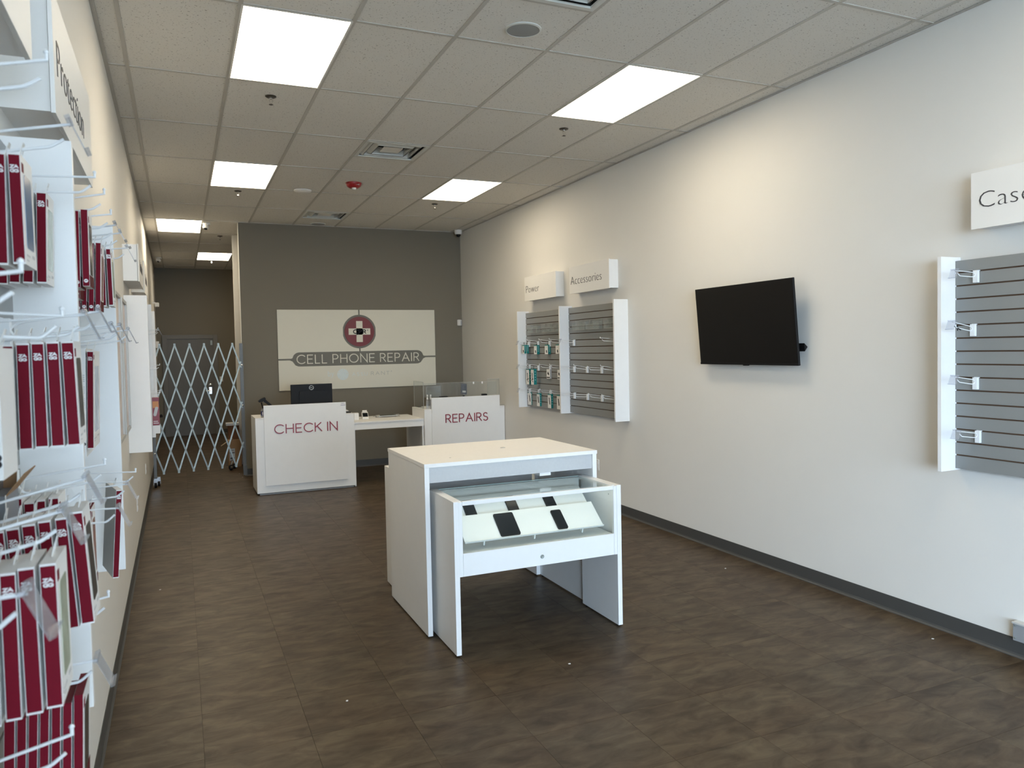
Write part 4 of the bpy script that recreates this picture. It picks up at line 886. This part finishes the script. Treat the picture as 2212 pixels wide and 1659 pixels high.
for k in range(5):
    a = R(72*k+18); c, s = math.cos(a), math.sin(a)
    for off in (.030, .062):
        L0, L1 = (-.045, .075) if off == .03 else (-.055, .05)
        p = (off*c - L0*-s*-1, off*s + L0*c*-1); q = (off*c + L1*-s, off*s + L1*c)
        kb.rbar((off*c+L0*s, off*s-L0*c, .0016), (off*c-L1*s, off*s+L1*c, .0016), .006, .0008, (0,0,1))
P('knot_gaps', kb, M('cream_sign_face', (0,0,0)), kn)
P('maker_letters', strokes(B(), 'ASSU', 0, 0, .056, .0065, .001, .235, gap=.42), PALE, t, (-.130, -.020, 1.397), FACE_S)
P('maker_letters', strokes(B(), 'RANT', 0, 0, .056, .0068, .001, .290, gap=.42), PALE2, t, (.158, -.020, 1.402), FACE_S)
P('registered_mark', B().lathe([(.005,0),(.005,.001),(.009,.001),(.009,0)], 14), PALE2, t, (.478, -.020, 1.455), FACE_S)

# ================================================================== SCISSOR GATE
t = thing('folding_gate', 'galvanised folding scissor gate closing off the passage', 'gate', (0, 0, 0))
def gp(x, z, off=0): return (x, 7.03 + .20*x + off, z)
s_, zt_, zb_ = .1862, 1.905, .178; lev = (zt_-zb_)/6; xg0, xg1 = -.095, 1.035
def strip(x0, z0, x1, z1, off):
    # clip to the gate width
    if x0 > x1: x0, z0, x1, z1 = x1, z1, x0, z0
    if x1 <= xg0 or x0 >= xg1: return
    if x0 < xg0: z0 = z0 + (z1-z0)*(xg0-x0)/(x1-x0); x0 = xg0
    if x1 > xg1: z1 = z0 + (z1-z0)*(xg1-x0)/(x1-x0); x1 = xg1
    P('lattice_bar', B().rbar(gp(x0, z0, off), gp(x1, z1, off), .019, .007, (0,1,0)), STEEL, t)
for i in range(-4, 9):
    xa = -.003 + s_*i
    strip(xa, zt_, xa + 3*s_, zb_, -.005); strip(xa, zt_, xa - 3*s_, zb_, .005)
rv = B().lathe([(.006, 0), (.006, .004), (0, .006)], 10).mesh('rivet', STEEL)
for i in range(-1, 6):
    for k in range(0, 7):
        x = -.003 + s_*i + (s_/2 if k % 2 else 0)
        if xg0 < x < xg1: link('rivet', rv, t, gp(x, zt_-lev*k, -.0085), (R(90), 0, 0))
cap = BX(-.013, .013, -.012, .012, -.008, .022).mesh('end_cap', STEEL)
for i in range(0, 6):
    link('end_cap', cap, t, gp(-.003+s_*i, zt_)); link('end_cap', cap, t, gp(-.003+s_*i, zb_-.012))
P('end_post', BX(-.018, .018, -.018, .018, .12, 1.90), GREYMET, t, gp(-.105, 0)); P('wall_post', BX(-.022, .022, -.022, .022, .09, 1.92), GREYMET, t, (1.045, 7.27, 0))
P('post_foot', BX(-.02, .03, -.03, .03, .03, .16), GREYMET, t, (1.045, 7.26, 0))
for z in (1.61, 1.03): P('post_bolt', B().lathe([(.011,0),(.011,.006),(0,.010)], 12), CHROME, t, (1.045, 7.247, z), (R(90), 0, 0))
P('post_bolt', B().lathe([(.012,0),(.012,.006),(0,.010)], 12), CHROME, t, gp(-.105, .45, -.018), (R(90), 0, 0))
for dx, dy in ((.0, -.07), (.035, .055)):
    c = P('caster', BX(-.022, .022, -.03, .03, .07, .125).box(-.024, -.019, -.016, .016, .035, .09).box(.019, .024, -.016, .016, .035, .09), CHROME, t, (gp(-.105, 0)[0]+dx, gp(-.105, 0)[1]+dy, 0))
    P('wheel', B().lathe([(.012, -.014), (.036, -.014), (.040, -.008), (.040, .008), (.036, .014), (.012, .014)], 24), BLACK, c, (0, 0, .040), (0, R(90), 0), smooth=True)
P('latch', B().tube([gp(-.10, .955, -.02), gp(-.03, .965, -.02)], .008, 8).lathe([(.018,-.02),(.02,0),(.012,.02)], 12, gp(-.01, .955, -.02)), BLACK, t)

# spare caster, cartons and stick on the passage floor
t = thing('spare_caster', 'chrome and black twin caster lying on the floor behind the gate', 'caster', (.90, 8.05, 0), (0,0,R(30)))
for dx, dy in ((0, 0), (.12, .09)):
    P('wheel', B().lathe([(.012, -.014), (.036, -.014), (.042, -.008), (.042, .008), (.036, .014), (.012, .014)], 24), BLACK, t, (dx, dy, .042), (R(80), 0, R(20)), smooth=True); P('hub', B().lathe([(.022, 0), (.022, .018), (0, .02)], 16), CHROME, t, (dx-.004, dy-.01, .045), (R(80), 0, R(20)), smooth=True)
P('fork', B().rbar((-.03, -.02, .03), (.10, .10, .14), .022, .006, (0,0,1)).rbar((-.09, .0, .10), (0, .03, .05), .010, .006, (0,0,1)), GREYMET, t)
t = thing('cardboard_carton', 'brown cardboard carton with white shipping label behind the gate', 'box', (.99, 8.50, 0))
P('carton', BX(-.10, .09, -.10, .10, 0, .43), KRAFT, t); P('label', BX(-.085, -.005, -.1012, -.1, .10, .29), CARDG, t); P('label_print', BX(-.08, -.01, -.1018, -.1012, .215, .23).box(-.075, -.02, -.1018, -.1012, .26, .265).box(-.075, -.015, -.1018, -.1012, .125, .15), INK, t)
t = thing('cardboard_carton', 'flat brown carton with torn flap leaning under the passage corner', 'box', (1.0, 8.52, .43))
P('carton', BX(-.10, .06, -.09, .09, 0, .22), M('red_brown_carton', (.16,.065,.025), .8), t); P('white_lid', BX(-.13, .06, -.12, .09, .22, .255), CARDG, t)
P('torn_flap', B().ext([(-.03,-.02),(.035,.0),(-.01,.025)], 0, .004, 'y'), KRAFT, t, loc=(.03, -.105, -.10))
tag(P('wood_stick', B().rbar((.78, 8.25, .36), (.95, 8.38, .45), .014, .010, (0,0,1)), M('pale_wood', (.55,.42,.26), .6)), 'thin pale wooden stick leaning behind the gate', 'stick')
# paper bits on the floor
for k, (x, y) in enumerate(((2.169, -.681), (4.108, .388), (.957, -.576), (4.247, -1.337), (1.01, 7.25), (.99, 7.62), (.05, 1.931))):
    tag(P('paper_scrap', BX(-.006, .006, -.005, .005, 0, .002), CARDW, loc=(x, y, 0), rot=(0, 0, R(37*k))), ['tiny white paper scrap on the floor in front of the glass case', 'tiny white scrap on the floor near the right baseboard', 'tiny scrap on the bare floor left of the tables', 'tiny scrap on the floor by the right baseboard end', 'white scrap on the floor at the foot of gate post', 'white scrap on the floor just behind the gate post', 'tiny scrap on the floor along the left baseboard'][k], 'scrap', 'paper scraps on the floor')

# ================================================================== LEFT WALL FITTINGS
for k, (y0, y1, cc, l) in enumerate(((.98, 1.58, (.62,.54,.50), 'left framed poster in thin silver frame, seen edge-on'), (1.76, 2.32, (.64,.56,.53), 'right framed poster in thin silver frame, beside the blank end panel'))):
    t = thing('poster_frame', l, 'poster', (xl((y0+y1)/2), (y0+y1)/2, 0), (0,0,LA), 'framed posters on the left wall'); h = (y1-y0)/2
    P('frame', BX(0, .022, -h, -h+.025, 1.20, 2.19).box(0, .022, h-.025, h, 1.20, 2.19).box(0, .022, -h+.025, h-.025, 1.20, 1.225).box(0, .022, -h+.025, h-.025, 2.165, 2.19), ALU, t, bevel=.002)
    P('print', BX(0, .008, -h+.025, h-.025, 1.225, 2.165), M('poster_print_%d' % k, cc, .4, var=.25, scale=4), t)
for y, z, l in ((5.37, .47, 'white blank plate low on the left wall, near the gate'), (3.186, .444, 'white outlet plate low on the left wall, below the blank end panel')):
    t = thing('wall_plate', l, 'outlet', (xl(y), y, z), (0,0,LA)); P('plate', BX(0, .006, -.035, .035, -.058, .058), WPLAS, t, bevel=.002); P('socket', BX(.006, .009, -.017, .017, -.045, -.012).box(.006, .009, -.017, .017, .012, .045), WPLAS, t)
t = thing('wall_sensor', 'small white swivel sensor high on the left wall near passage', 'sensor', (xl(11.4), 11.4, 2.74))
P('bracket', BX(0, .05, -.02, .02, -.01, .02), WPLAS, t); P('head', BX(.04, .11, -.04, .04, -.07, .01), WPLAS, t, bevel=.012)
t = thing('wall_keypad', 'white keypad on the left wall far along the passage', 'keypad', (xl(13.0), 13.0, 1.99))
P('body', BX(0, .06, -.07, .07, -.07, .07), WPLAS, t, bevel=.006); P('display', BX(.06, .062, -.04, .04, .01, .045), CARDG, t)
